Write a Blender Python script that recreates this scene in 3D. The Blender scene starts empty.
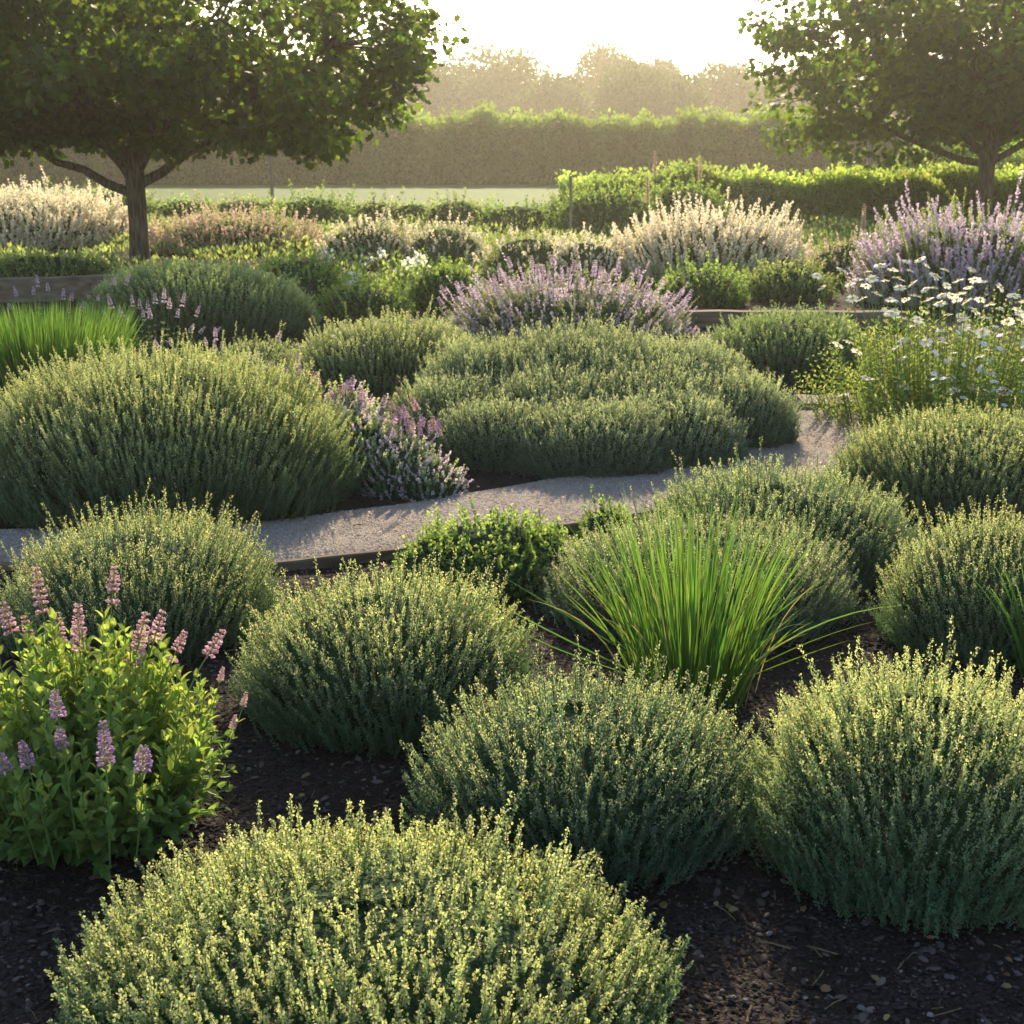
import bpy, math, random
import numpy as np
from mathutils import Vector, Matrix
R_ = math.radians
col = bpy.context.scene.collection
scene = bpy.context.scene

# ---------------------------------------------------------------- camera, sky, sun, exposure
CAM_H, PITCH, LENS = 1.6, 14.3, 50.0
FPX = LENS / 36.0 * 1024
cam_d = bpy.data.cameras.new('camera'); cam = bpy.data.objects.new('camera', cam_d); col.objects.link(cam)
cam.location = (0, 0, CAM_H); cam.rotation_euler = (R_(90 - PITCH), 0, 0)
cam_d.lens = LENS; cam_d.sensor_width = 36; cam_d.clip_start = 0.05; cam_d.clip_end = 3000
cam_d.dof.use_dof = True; cam_d.dof.focus_distance = 3.9; cam_d.dof.aperture_fstop = 14
scene.camera = cam

SUN_EL, SUN_AZ = 26.0, 4.0        # degrees above the horizon, degrees right of straight ahead (+Y)
w = bpy.data.worlds.new('World'); scene.world = w; w.use_nodes = True
nt = w.node_tree; nt.nodes.clear()
sky = nt.nodes.new('ShaderNodeTexSky'); sky.sky_type = 'NISHITA'; sky.sun_disc = False
sky.sun_elevation = R_(SUN_EL); sky.sun_rotation = R_(SUN_AZ); sky.air_density = 1.0; sky.dust_density = .8; sky.ozone_density = 1.0
bg = nt.nodes.new('ShaderNodeBackground'); bg.inputs['Strength'].default_value = 0.13
wo = nt.nodes.new('ShaderNodeOutputWorld')
nt.links.new(sky.outputs[0], bg.inputs[0]); nt.links.new(bg.outputs[0], wo.inputs[0])

sd = bpy.data.lights.new('sun', 'SUN'); sd.energy = 5.0; sd.angle = R_(0.6); sd.color = (1.0, 0.82, 0.56)
so = bpy.data.objects.new('sun', sd); col.objects.link(so)
sv = Vector((math.sin(R_(SUN_AZ)) * math.cos(R_(SUN_EL)), math.cos(R_(SUN_AZ)) * math.cos(R_(SUN_EL)), math.sin(R_(SUN_EL))))
so.rotation_euler = sv.to_track_quat('Z', 'Y').to_euler(); so.location = (0, 0, 30)

scene.view_settings.view_transform = 'Standard'; scene.view_settings.look = 'None'
scene.view_settings.exposure = 1.1; scene.view_settings.gamma = 1
scene.render.engine = 'CYCLES'
c = scene.cycles
c.max_bounces = 6; c.diffuse_bounces = 3; c.glossy_bounces = 2; c.transmission_bounces = 4; c.volume_bounces = 0
c.transparent_max_bounces = 4; c.use_denoising = True; c.sample_clamp_indirect = 6
c.caustics_reflective = False; c.caustics_refractive = False

# ---------------------------------------------------------------- pixel <-> ground
def ang(py): return R_(PITCH) + math.atan((py - 512) / FPX)
def dist(py): return CAM_H / math.tan(ang(py))                 # ground distance straight ahead
def axd(y, z): return y * math.cos(R_(PITCH)) + (CAM_H - z) * math.sin(R_(PITCH))
def at(px, py, y):                                             # point seen at a pixel, at distance y
    z = CAM_H - y * math.tan(ang(py))
    return Vector(((px - 512) / FPX * axd(y, z), y, z))
def gp(px, py, z=0.0):
    y = (CAM_H - z) / math.tan(ang(py))
    return ((px - 512) / FPX * axd(y, z), y)

# ---------------------------------------------------------------- materials
def nodes(name):
    m = bpy.data.materials.new(name); m.use_nodes = True
    t = m.node_tree; t.nodes.clear()
    return m, t, t.nodes.new('ShaderNodeOutputMaterial')
def N(t, kind, **kw):
    n = t.nodes.new(kind)
    for k, v in kw.items(): setattr(n, k, v)
    return n
def leafmat(name, base, tip, trans=0.42, rough=0.55, hue=0.025, val=0.35, spec=0.25, tcol=None):
    """base = old growth colour, tip = new growth colour, also painting sunlight on mound tops (a face attribute along each sprig)"""
    m, t, out = nodes(name)
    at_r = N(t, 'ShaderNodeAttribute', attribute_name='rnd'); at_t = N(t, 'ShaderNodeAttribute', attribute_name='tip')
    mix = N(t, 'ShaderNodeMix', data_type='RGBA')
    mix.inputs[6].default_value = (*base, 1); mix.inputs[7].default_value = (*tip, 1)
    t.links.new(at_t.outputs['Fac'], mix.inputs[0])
    hs = N(t, 'ShaderNodeHueSaturation')
    mr = N(t, 'ShaderNodeMapRange'); mr.inputs[3].default_value = 1 - val; mr.inputs[4].default_value = 1 + val
    t.links.new(at_r.outputs['Fac'], mr.inputs[0]); t.links.new(mr.outputs[0], hs.inputs['Value'])
    mh = N(t, 'ShaderNodeMath', operation='MULTIPLY'); mh.inputs[1].default_value = 7.31
    fr = N(t, 'ShaderNodeMath', operation='FRACT')
    t.links.new(at_r.outputs['Fac'], mh.inputs[0]); t.links.new(mh.outputs[0], fr.inputs[0])
    m2 = N(t, 'ShaderNodeMapRange'); m2.inputs[3].default_value = 0.5 - hue; m2.inputs[4].default_value = 0.5 + hue
    t.links.new(fr.outputs[0], m2.inputs[0]); t.links.new(m2.outputs[0], hs.inputs['Hue'])
    t.links.new(mix.outputs[2], hs.inputs['Color'])
    p = N(t, 'ShaderNodeBsdfPrincipled'); p.inputs['Roughness'].default_value = rough
    p.inputs['Specular IOR Level'].default_value = spec
    t.links.new(hs.outputs[0], p.inputs['Base Color'])
    tr = N(t, 'ShaderNodeBsdfTranslucent')
    mt = N(t, 'ShaderNodeMix', data_type='RGBA', blend_type='MULTIPLY'); mt.inputs[0].default_value = 1
    mt.inputs[7].default_value = (*(tcol or (1.68, 1.60, 0.86)), 1)
    t.links.new(hs.outputs[0], mt.inputs[6]); t.links.new(mt.outputs[2], tr.inputs['Color'])
    ms = N(t, 'ShaderNodeMixShader'); ms.inputs[0].default_value = trans
    t.links.new(p.outputs[0], ms.inputs[1]); t.links.new(tr.outputs[0], ms.inputs[2]); t.links.new(ms.outputs[0], out.inputs[0])
    return m
def noisemat(name, c1, c2, scale=20, detail=6, rough=0.9, bump=0.3, c3=None, s3=2.0, stretch=None, bdist=0.01):
    m, t, out = nodes(name)
    tc = N(t, 'ShaderNodeTexCoord'); mp = N(t, 'ShaderNodeMapping')
    if stretch: mp.inputs['Scale'].default_value = stretch
    t.links.new(tc.outputs['Object'], mp.inputs[0])
    n = N(t, 'ShaderNodeTexNoise'); n.inputs['Scale'].default_value = scale; n.inputs['Detail'].default_value = detail
    t.links.new(mp.outputs[0], n.inputs['Vector'])
    r = N(t, 'ShaderNodeValToRGB'); r.color_ramp.elements[0].position = 0.35; r.color_ramp.elements[1].position = 0.66
    r.color_ramp.elements[0].color = (*c1, 1); r.color_ramp.elements[1].color = (*c2, 1)
    t.links.new(n.outputs[0], r.inputs[0]); last = r.outputs[0]
    if c3:
        n3 = N(t, 'ShaderNodeTexNoise'); n3.inputs['Scale'].default_value = s3; n3.inputs['Detail'].default_value = 4
        t.links.new(mp.outputs[0], n3.inputs['Vector'])
        r3 = N(t, 'ShaderNodeValToRGB'); r3.color_ramp.elements[0].position = 0.42; r3.color_ramp.elements[1].position = 0.62
        t.links.new(n3.outputs[0], r3.inputs[0])
        mx = N(t, 'ShaderNodeMix', data_type='RGBA'); mx.inputs[7].default_value = (*c3, 1)
        t.links.new(r3.outputs[0], mx.inputs[0]); t.links.new(last, mx.inputs[6]); last = mx.outputs[2]
    p = N(t, 'ShaderNodeBsdfPrincipled'); p.inputs['Roughness'].default_value = rough
    p.inputs['Specular IOR Level'].default_value = 0.08
    t.links.new(last, p.inputs['Base Color'])
    b = N(t, 'ShaderNodeBump'); b.inputs['Strength'].default_value = bump; b.inputs['Distance'].default_value = bdist
    t.links.new(n.outputs[0], b.inputs['Height']); t.links.new(b.outputs[0], p.inputs['Normal'])
    t.links.new(p.outputs[0], out.inputs[0])
    return m
M = {}
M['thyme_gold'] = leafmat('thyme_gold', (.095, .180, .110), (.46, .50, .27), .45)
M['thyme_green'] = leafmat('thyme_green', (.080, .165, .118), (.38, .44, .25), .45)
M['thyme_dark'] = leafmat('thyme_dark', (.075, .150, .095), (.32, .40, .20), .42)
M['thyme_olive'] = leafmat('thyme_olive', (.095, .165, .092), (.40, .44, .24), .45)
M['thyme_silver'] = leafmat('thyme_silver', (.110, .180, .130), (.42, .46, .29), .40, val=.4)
M['thyme_flower'] = leafmat('thyme_flower', (.66, .64, .34), (.84, .80, .50), .35, val=.3)
M['bush_bright'] = leafmat('bush_bright', (.10, .18, .05), (.28, .38, .12), .5)
M['bush_soft'] = leafmat('bush_soft', (.12, .18, .075), (.30, .36, .15), .45)
M['sage_leaf'] = leafmat('sage_leaf', (.085, .18, .055), (.30, .37, .10), .5, rough=.5, val=.3)
M['blade'] = leafmat('blade', (.06, .15, .035), (.15, .27, .06), .45, rough=.4, val=.35, spec=.4)
M['daisy_leaf'] = leafmat('daisy_leaf', (.15, .22, .07), (.36, .42, .15), .5)
M['pink'] = leafmat('pink_petal', (.52, .33, .44), (.70, .52, .58), .35, hue=.03, tcol=(1.4, 1.1, 1.1))
M['purple'] = leafmat('purple_petal', (.33, .23, .40), (.48, .36, .52), .35, hue=.02, tcol=(1.4, 1.1, 1.2))
M['calyx'] = leafmat('calyx', (.30, .22, .14), (.45, .38, .22), .4)
M['lav_leaf'] = leafmat('lavender_leaf', (.16, .21, .13), (.34, .37, .20), .42)
M['lilac'] = leafmat('lilac_flower', (.50, .42, .50), (.66, .57, .64), .4, hue=.03, tcol=(1.3, 1.15, 1.25))
M['herb_flower'] = leafmat('herb_flower', (.56, .42, .54), (.74, .64, .70), .4, hue=.03, tcol=(1.3, 1.15, 1.2))
M['pale_plume'] = leafmat('pale_plume', (.52, .50, .40), (.78, .73, .60), .4, hue=.02, val=.25, tcol=(1.3, 1.2, 1))
M['rosy_plume'] = leafmat('rosy_plume', (.50, .40, .36), (.62, .52, .42), .4, hue=.03, val=.3, tcol=(1.3, 1.15, 1))
M['white_petal'] = leafmat('white_petal', (.84, .83, .78), (.90, .89, .84), .5, hue=.01, val=.08, tcol=(1.1, 1.08, .95))
M['disc'] = leafmat('yellow_disc', (.75, .48, .03), (.85, .6, .05), .1, hue=.01, val=.15)
M['oak'] = leafmat('oak_leaf', (.022, .044, .016), (.040, .070, .020), .5, hue=.025, val=.5, tcol=(4.8, 4.2, .8))
M['hedge_leaf'] = leafmat('hedge_leaf', (.048, .105, .028), (.19, .27, .07), .4, tcol=(1.8, 1.7, .8), val=.22)
M['wood_leaf'] = leafmat('woodland_leaf', (.045, .075, .028), (.08, .11, .04), .3, val=.2)
M['straw'] = leafmat('straw_stem', (.22, .22, .09), (.34, .32, .16), .3)
M['grass'] = leafmat('grass_blade', (.07, .14, .035), (.16, .26, .06), .45)
M['stem'] = noisemat('woody_stem', (.09, .07, .04), (.20, .15, .085), 60)
M['greenstem'] = leafmat('green_stem', (.12, .20, .06), (.2, .3, .09), .3)
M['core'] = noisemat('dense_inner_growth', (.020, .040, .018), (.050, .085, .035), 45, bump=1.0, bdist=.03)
M['mulch'] = noisemat('mulch', (.012, .009, .008), (.060, .045, .040), 90, 10, bump=1.0, c3=(.030, .021, .017), s3=4, bdist=.02)
M['gravel'] = noisemat('gravel', (.20, .17, .145), (.42, .36, .31), 150, 10, bump=.9, c3=(.31, .24, .19), s3=1.6, bdist=.012)
M['bark'] = noisemat('bark', (.05, .036, .025), (.17, .13, .095), 28, 8, bump=1, stretch=(1, 1, .18), bdist=.05)
M['timber'] = noisemat('timber', (.10, .072, .05), (.21, .16, .115), 12, 8, bump=.6, stretch=(.12, 1.5, 1.5), bdist=.01)
M['post'] = noisemat('post_wood', (.22, .17, .12), (.36, .30, .22), 12, 8, bump=.5, stretch=(1, 1, .1))
M['lawn'] = noisemat('lawn', (.050, .095, .022), (.085, .14, .035), 3.0, 10, bump=.6, c3=(.07, .12, .03), s3=.3, bdist=.05)
M['chip'] = leafmat('bark_chip', (.028, .021, .018), (.095, .076, .068), .0, hue=.01, val=.6, spec=.05, rough=.9)
M['pebble'] = leafmat('pebble', (.07, .062, .058), (.18, .165, .16), .0, hue=.01, val=.4, spec=.15, rough=.8)
M['grit'] = leafmat('grit', (.25, .21, .175), (.48, .42, .36), .0, hue=.012, val=.4)

# ---------------------------------------------------------------- geometry builder
class Geo:
    def __init__(s): s.V = []; s.F = []; s.r = []; s.t = []; s.n = 0
    def add(s, V, F, rnd=0.5, tip=0.0, mat=0):
        V = np.asarray(V, np.float32).reshape(-1, 3); F = np.asarray(F, np.int32)
        if len(F) == 0: return
        m = len(F)
        s.V.append(V); s.F.append((F + s.n, mat)); s.n += len(V)
        s.r.append(np.broadcast_to(np.asarray(rnd, np.float32), (m,)).copy()); s.t.append(np.broadcast_to(np.asarray(tip, np.float32), (m,)).copy())
    def scatter(s, tv, tf, P, Y, Z, sc, rnd, tip, mat=0):
        """copies of a template (tv, tf): local y along Y, local z along Z"""
        if len(P) == 0: return
        tv = np.asarray(tv, np.float32); tf = np.asarray(tf, np.int32)
        Y = Y / (np.linalg.norm(Y, axis=1, keepdims=True) + 1e-9)
        X = np.cross(Y, Z); X /= (np.linalg.norm(X, axis=1, keepdims=True) + 1e-9); Z = np.cross(X, Y)
        sc = np.broadcast_to(sc, (len(P),))[:, None, None]
        V = P[:, None, :] + sc * (tv[None, :, 0:1] * X[:, None, :] + tv[None, :, 1:2] * Y[:, None, :] + tv[None, :, 2:3] * Z[:, None, :])
        F = tf[None] + (np.arange(len(P)) * len(tv))[:, None, None]
        k = len(tf)
        s.add(V, F.reshape(-1, tf.shape[1]), np.repeat(np.broadcast_to(rnd, (len(P),)), k), np.repeat(np.broadcast_to(tip, (len(P),)), k), mat)
    def tube(s, pts, rad, n=6, rnd=.5, tip=0., mat=0, cap=False):
        pts = np.asarray(pts, float); k = len(pts); rad = np.broadcast_to(rad, (k,))
        T = np.gradient(pts, axis=0); T /= np.linalg.norm(T, axis=1, keepdims=True) + 1e-9
        up = np.array([0, 0, 1.]) if abs(T[0, 2]) < .9 else np.array([1., 0, 0])
        A = np.cross(T, up); A /= np.linalg.norm(A, axis=1, keepdims=True) + 1e-9; B = np.cross(T, A)
        a = np.arange(n) * 2 * np.pi / n
        V = pts[:, None] + rad[:, None, None] * (np.cos(a)[None, :, None] * A[:, None] + np.sin(a)[None, :, None] * B[:, None])
        F = [[i * n + j, i * n + (j + 1) % n, (i + 1) * n + (j + 1) % n, (i + 1) * n + j] for i in range(k - 1) for j in range(n)]
        s.add(V, F, rnd, tip, mat)
        if cap: s.add(V[-1], [list(range(n))], rnd, tip, mat)
    def strips(s, P, W, side, rnd, tip, mat=0):
        """many ribbons at once: P (S,K,3) centre lines, W (K,) half widths, side (S,3)"""
        S, K, _ = P.shape
        if S == 0: return
        off = side[:, None] * np.broadcast_to(W, (S, K))[:, :, None]
        V = np.stack([P - off, P + off], 2).reshape(-1, 3)
        k = np.arange(K - 1) * 2
        f = np.stack([k, k + 1, k + 3, k + 2], 1)
        F = (f[None] + (np.arange(S) * K * 2)[:, None, None]).reshape(-1, 4)
        s.add(V, F, np.repeat(rnd, K - 1), tip if np.ndim(tip) == 0 else np.broadcast_to(tip, (S, K - 1)).reshape(-1), mat)
    def box(s, lo, hi, rnd=.5, mat=0):
        x0, y0, z0 = lo; x1, y1, z1 = hi
        V = [(x0, y0, z0), (x1, y0, z0), (x1, y1, z0), (x0, y1, z0), (x0, y0, z1), (x1, y0, z1), (x1, y1, z1), (x0, y1, z1)]
        s.add(V, [(0, 3, 2, 1), (4, 5, 6, 7), (0, 1, 5, 4), (1, 2, 6, 5), (2, 3, 7, 6), (3, 0, 4, 7)], rnd, 0, mat)
    def dome(s, cx, cy, z0, rx, ry, h, rng, mat=0, n=20, k=9, lump=.08, below=.0):
        a = np.arange(n) * 2 * np.pi / n; e = np.linspace(-below, np.pi / 2, k)
        A, E = np.meshgrid(a, e)
        q = 1 + lump * (np.sin(3 * A + rng.uniform(0, 6) + 2 * E) + np.sin(7 * A + rng.uniform(0, 6) - 5 * E) * .7 + rng.uniform(-.6, .6, A.shape))
        V = np.stack([cx + rx * np.cos(E) * np.cos(A) * q, cy + ry * np.cos(E) * np.sin(A) * q, z0 + h * np.sin(E) * q], 2)
        F = [[i * n + j, i * n + (j + 1) % n, (i + 1) * n + (j + 1) % n, (i + 1) * n + j] for i in range(k - 1) for j in range(n)]
        s.add(V, F, .5, 0, mat)
    def mesh(s, name, mats, smooth=False):
        me = bpy.data.meshes.new(name)
        V = np.concatenate(s.V); lt, li, mi = [], [], []
        for F, m in s.F:
            lt.append(np.full(len(F), F.shape[1], np.int32)); li.append(F.reshape(-1)); mi.append(np.full(len(F), m, np.int32))
        lt = np.concatenate(lt); li = np.concatenate(li); mi = np.concatenate(mi)
        me.vertices.add(len(V)); me.vertices.foreach_set('co', V.reshape(-1))
        me.loops.add(len(li)); me.loops.foreach_set('vertex_index', li)
        me.polygons.add(len(lt)); me.polygons.foreach_set('loop_start', np.concatenate([[0], np.cumsum(lt)[:-1]]).astype(np.int32))
        me.polygons.foreach_set('material_index', mi)
        if smooth: me.polygons.foreach_set('use_smooth', np.ones(len(lt), bool))
        else: me.polygons.foreach_set('use_smooth', np.zeros(len(lt), bool))
        for nm, dat in (('rnd', s.r), ('tip', s.t)):
            a = me.attributes.new(nm, 'FLOAT', 'FACE'); a.data.foreach_set('value', np.concatenate(dat))
        me.update(calc_edges=True)
        for m in (mats if isinstance(mats, (list, tuple)) else [mats]): me.materials.append(m)
        return me
    def build(s, name, mats, parent=None, smooth=False, loc=None):
        if not s.V: return None
        o = bpy.data.objects.new(name, s.mesh(name, mats, smooth)); col.objects.link(o)
        if parent: o.parent = parent
        if loc is not None: o.location = loc
        return o
def tag(o, label=None, cat=None, group=None, kind=None):
    for k, v in (('label', label), ('category', cat), ('group', group), ('kind', kind)):
        if v: o[k] = v
    return o
def thing(name, label, cat, loc, group=None):
    o = bpy.data.objects.new(name, None); col.objects.link(o); o.location = loc
    o.empty_display_size = .1
    return tag(o, label, cat, group)
def put(name, me, parent, loc, zdir=(0, 0, 1), sc=1.0, rot=0.0):
    o = bpy.data.objects.new(name, me); col.objects.link(o); o.parent = parent
    q = Vector(zdir).to_track_quat('Z', 'Y').to_matrix().to_4x4()
    o.matrix_local = Matrix.Translation(Vector(loc)) @ q @ Matrix.Rotation(rot, 4, 'Z') @ Matrix.Scale(sc, 4)
    return o

LEAF = np.array([(0, 0, 0), (.26, .45, .06), (0, 1, 0), (-.26, .45, .06)]); LEAF_F = [(0, 1, 2, 3)]
NARROW = np.array([(0, 0, 0), (.13, .5, .03), (0, 1, 0), (-.13, .5, .03)])
ROUND = np.array([(0, 0, 0), (.36, .3, .08), (.30, .78, .08), (0, 1, 0), (-.30, .78, .08), (-.36, .3, .08)]); ROUND_F = [(0, 1, 2, 3, 4, 5)]
BROAD = np.array([(0, 0, 0), (0, .35, -.02), (0, .72, -.02), (0, 1, -.10), (.20, .22, .07), (.25, .52, .09), (.14, .82, .03), (-.20, .22, .07), (-.25, .52, .09), (-.14, .82, .03)])
BROAD_F = [(0, 4, 5, 1), (1, 5, 6, 2), (2, 6, 3, 3), (0, 1, 8, 7), (1, 2, 9, 8)]
BROAD_F4 = [(0, 4, 5, 1), (1, 5, 6, 2), (0, 1, 8, 7), (1, 2, 9, 8)]; BROAD_F3 = [(2, 6, 3), (2, 3, 9)]
OAKL = np.array([(0, 0, 0), (.16, .12, .03), (.46, .18, .08), (.30, .40, .04), (.50, .66, .05), (.20, .72, 0), (0, 1, -.06), (-.20, .72, 0), (-.50, .66, .05), (-.30, .40, .04), (-.46, .18, .08), (-.16, .12, .03)])
OAKL_F = [tuple(range(12))]
def unit(v): return v / (np.linalg.norm(v, axis=-1, keepdims=True) + 1e-9)
def sstep(a, b, x):
    t = np.clip((x - a) / (b - a), 0, 1); return t * t * (3 - 2 * t)

# ---------------------------------------------------------------- the sprig-built mound (thyme, lavender, small bushes)
DEF = dict(leaf=LEAF, lf=LEAF_F, sp=.020, spx=4.0, node=.0085, npx=1.8, ll=.0078, lpx=2.3, L=.42, Lmax=.26, K=5, open=(.95, .6), up=1.0, out=.55,
           zc=.30, stray=.10, stray_p=.16, jit=.02, tipspan=.22, tipcol=1.0, lump=.075, plume=0, pl_size=1.0, flowers=0.0, core=.80, fan=.30, wob=.06, maxs=11000, budf=.5)
def box_dims(box, ry=1.0):
    x0, x1, yt, yb = box; hw = (x1 - x0) / 2; df = dist(yb); Rr = .3
    for _ in range(30):
        D = df + Rr * ry * .95; Rr = hw / FPX * axd(D, .2)
    H = CAM_H - (D + .12 * Rr) * math.tan(ang(yt))
    X = ((x0 + x1) / 2 - 512) / FPX * axd(D, .2)
    return X, D, Rr, max(H, .06)
def sprig_mound(g_leaf, g_stem, g_flow, g_core, lobes, st, rng, px):
    sp = max(st['sp'], st['spx'] * px)
    node = max(st['node'], st['npx'] * px); ll = max(st['ll'], st['lpx'] * px)
    for li, (cx, cy, rx, ry, H) in enumerate(lobes):
        rm = (rx + ry) / 2
        zc = st['zc'] * H
        area = 2 * math.pi * rm * (.45 * rm + .62 * H)
        n = min(int(area / sp ** 2), st['maxs'])
        i = np.arange(n); z = 1 - (1.75) * (i + .5) / n; z = z + rng.normal(0, .6 / n ** .5, n) * .3
        z = np.clip(z, -.85, 1); a = i * 2.399963 + rng.normal(0, .4 / n ** .5 * 2, n)
        rr = np.sqrt(np.clip(1 - z * z, 0, 1)) ** .85
        D = np.stack([rr * np.cos(a), rr * np.sin(a), z], 1)
        ph = rng.uniform(0, 6.28, 8)
        lump = 1 + st['lump'] * (np.sin(3.1 * a + ph[0] + 2 * z) + np.sin(5.3 * a + ph[1] - 3 * z) + .8 * np.sin(9 * a + ph[2] + 6 * z) + .6 * np.sin(15 * z + 4 * a + ph[3])) * .7
        P = np.stack([cx + rx * D[:, 0] * lump, cy + ry * D[:, 1] * lump, zc + np.where(z > 0, (H - zc) * z, zc * 1.05 * z) * lump], 1)
        P[:, 2] *= 1 + st.get('lop', .09) * np.sin(a + ph[7]) * rr
        # radial and up directions
        rad = unit(np.stack([D[:, 0] * rr, D[:, 1] * rr, 0 * z], 1)) * rr[:, None]
        td = unit(rad * st['out'] * (1 - .25 * np.clip(z, 0, 1) + .45 * np.clip(z, -1, 0))[:, None] + np.array([0, 0, st['up']]) + rng.normal(0, st['fan'] * .35, (n, 3)))
        L = np.clip(st['L'] * H * rng.uniform(.75, 1.15, n) + .03, .05, st['Lmax'])
        # long strays above the outline
        ex = rng.exponential(st['jit'], n) + (rng.random(n) < st['stray_p']) * rng.uniform(.1, 1, n) * st['stray'] * (.35 + .65 * np.clip(z + .3, 0, 1))
        ex = ex * np.clip(.35 + z, .15, 1)
        P = P + td * (ex - st['jit'])[:, None]
        patch = (np.sin(2.3 * a + 4 * z + ph[4]) + np.sin(4.1 * a - 7 * z + ph[5]) + np.sin(11 * z + ph[6])) / 3
        keep = (P[:, 2] > .015) & (rng.random(n) > .30 * (patch > .45))
        for lj, (ox, oy, orx, ory, oH) in enumerate(lobes):
            if lj != li:
                q = ((P[:, 0] - ox) / orx) ** 2 + ((P[:, 1] - oy) / ory) ** 2 + (np.clip(P[:, 2] - .3 * oH, 0, 9) / (oH * .7)) ** 2
                keep &= q > .72
        P, td, L, rad, zz, patch = P[keep], td[keep], L[keep] + ex[keep] * .6, rad[keep], z[keep], patch[keep]; n = len(P)
        bd = unit(rad * .9 + np.array([0, 0, .55]) + rng.normal(0, .08, (n, 3)))
        p1 = P - td * (L * .55)[:, None]; p0 = p1 - bd * (L * .5)[:, None]
        NN = max(4, int(np.median(L) / node))
        u = (1 - (1 - np.linspace(0, 1, NN)) ** 1.15)[None, :, None]
        C = (1 - u) ** 2 * p0[:, None] + 2 * u * (1 - u) * p1[:, None] + u * u * P[:, None]
        wph = rng.uniform(0, 6.28, (n, 1, 2)); C[:, :, :2] += st['wob'] * L[:, None, None] * .5 * np.sin(5 * u + wph) * u
        T = unit(np.gradient(C, axis=1))
        K = st['K']
        srnd = rng.random(n)
        g_stem.strips(C[:, ::max(1, NN // 5)], .0011 + .0 * node, unit(np.cross(td, rng.normal(0, 1, (n, 3)))), srnd, 0.0)
        # leaves
        ref = unit(np.cross(T, np.array([.31, .77, .11]))); ref2 = np.cross(T, ref)
        an = (np.arange(NN) * 1.5708 * .93)[None, :, None] + rng.uniform(0, 6.28, (n, 1, 1)) + (np.arange(K) * 2 * np.pi / K)[None, None, :] + rng.normal(0, .35, (n, NN, K))
        pr = np.cos(an)[..., None] * ref[:, :, None] + np.sin(an)[..., None] * ref2[:, :, None]
        uu = np.broadcast_to(u[..., 0][..., None], (n, NN, K))
        op = st['open'][0] + (st['open'][1] - st['open'][0]) * uu + rng.normal(0, .18, (n, NN, K))
        Yd = np.cos(op)[..., None] * T[:, :, None] + np.sin(op)[..., None] * pr
        Zd = np.sin(op)[..., None] * T[:, :, None] - np.cos(op)[..., None] * pr + rng.normal(0, .35, (n, NN, K, 3))
        CP = np.broadcast_to(C[:, :, None], (n, NN, K, 3)) + rng.normal(0, node * .3, (n, NN, K, 3))
        sc = ll * rng.uniform(.7, 1.25, (n, NN, K)) * (1.0 - .30 * uu ** 4)
        # new growth by distance along the sprig; height factor paints in sunlit mound tops
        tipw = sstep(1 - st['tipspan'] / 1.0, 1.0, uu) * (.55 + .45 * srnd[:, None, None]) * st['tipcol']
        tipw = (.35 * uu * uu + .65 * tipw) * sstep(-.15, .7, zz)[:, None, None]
        rn = np.clip(.45 * srnd[:, None, None] + .40 * rng.random((n, NN, K)) + .08 + .22 * patch[:, None, None], 0, 1)
        isf = np.zeros((n, NN, K), bool)
        if st['plume'] > 0:
            isf = (uu > 1 - st['plume']) & (rng.random((n, NN, K)) < .85) & (srnd < st.get('plume_p', 1))[:, None, None]
        elif st['flowers'] > 0:
            isf = (uu > .78) & (rng.random((n, NN, K)) < .55 * st['flowers'] * (srnd < .6)[:, None, None] * sstep(0, .8, zz)[:, None, None])
        gm = (CP[..., 2] > .006)
        dry = np.broadcast_to((srnd > .982)[:, None, None], (n, NN, K))
        d_ = gm & dry
        g_stem.scatter(NARROW, LEAF_F, CP[d_], Yd[d_], Zd[d_], sc[d_], rn[d_], 0)
        isf = isf & ~dry; a_ = gm & ~isf & ~dry
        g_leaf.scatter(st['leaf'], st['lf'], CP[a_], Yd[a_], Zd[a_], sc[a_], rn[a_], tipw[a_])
        b_ = gm & isf
        if b_.any():
            if st['plume'] > 0: g_flow.scatter(ROUND, ROUND_F, CP[b_], Yd[b_], Zd[b_], sc[b_] * st['pl_size'], rn[b_], uu[b_])
            else:
                for q in range(2):
                    g_flow.scatter(ROUND, ROUND_F, CP[b_] + Yd[b_] * sc[b_][:, None] * .5, (Yd[b_] * .4 + rng.normal(0, 1, (b_.sum(), 3))), Zd[b_] + rng.normal(0, 1, (b_.sum(), 3)), sc[b_] * .62, rn[b_], rng.random(b_.sum()))
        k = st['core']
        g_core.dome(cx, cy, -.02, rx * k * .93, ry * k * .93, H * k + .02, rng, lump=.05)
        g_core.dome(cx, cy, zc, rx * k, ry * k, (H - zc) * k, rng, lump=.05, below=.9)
_seed = [100]
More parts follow.
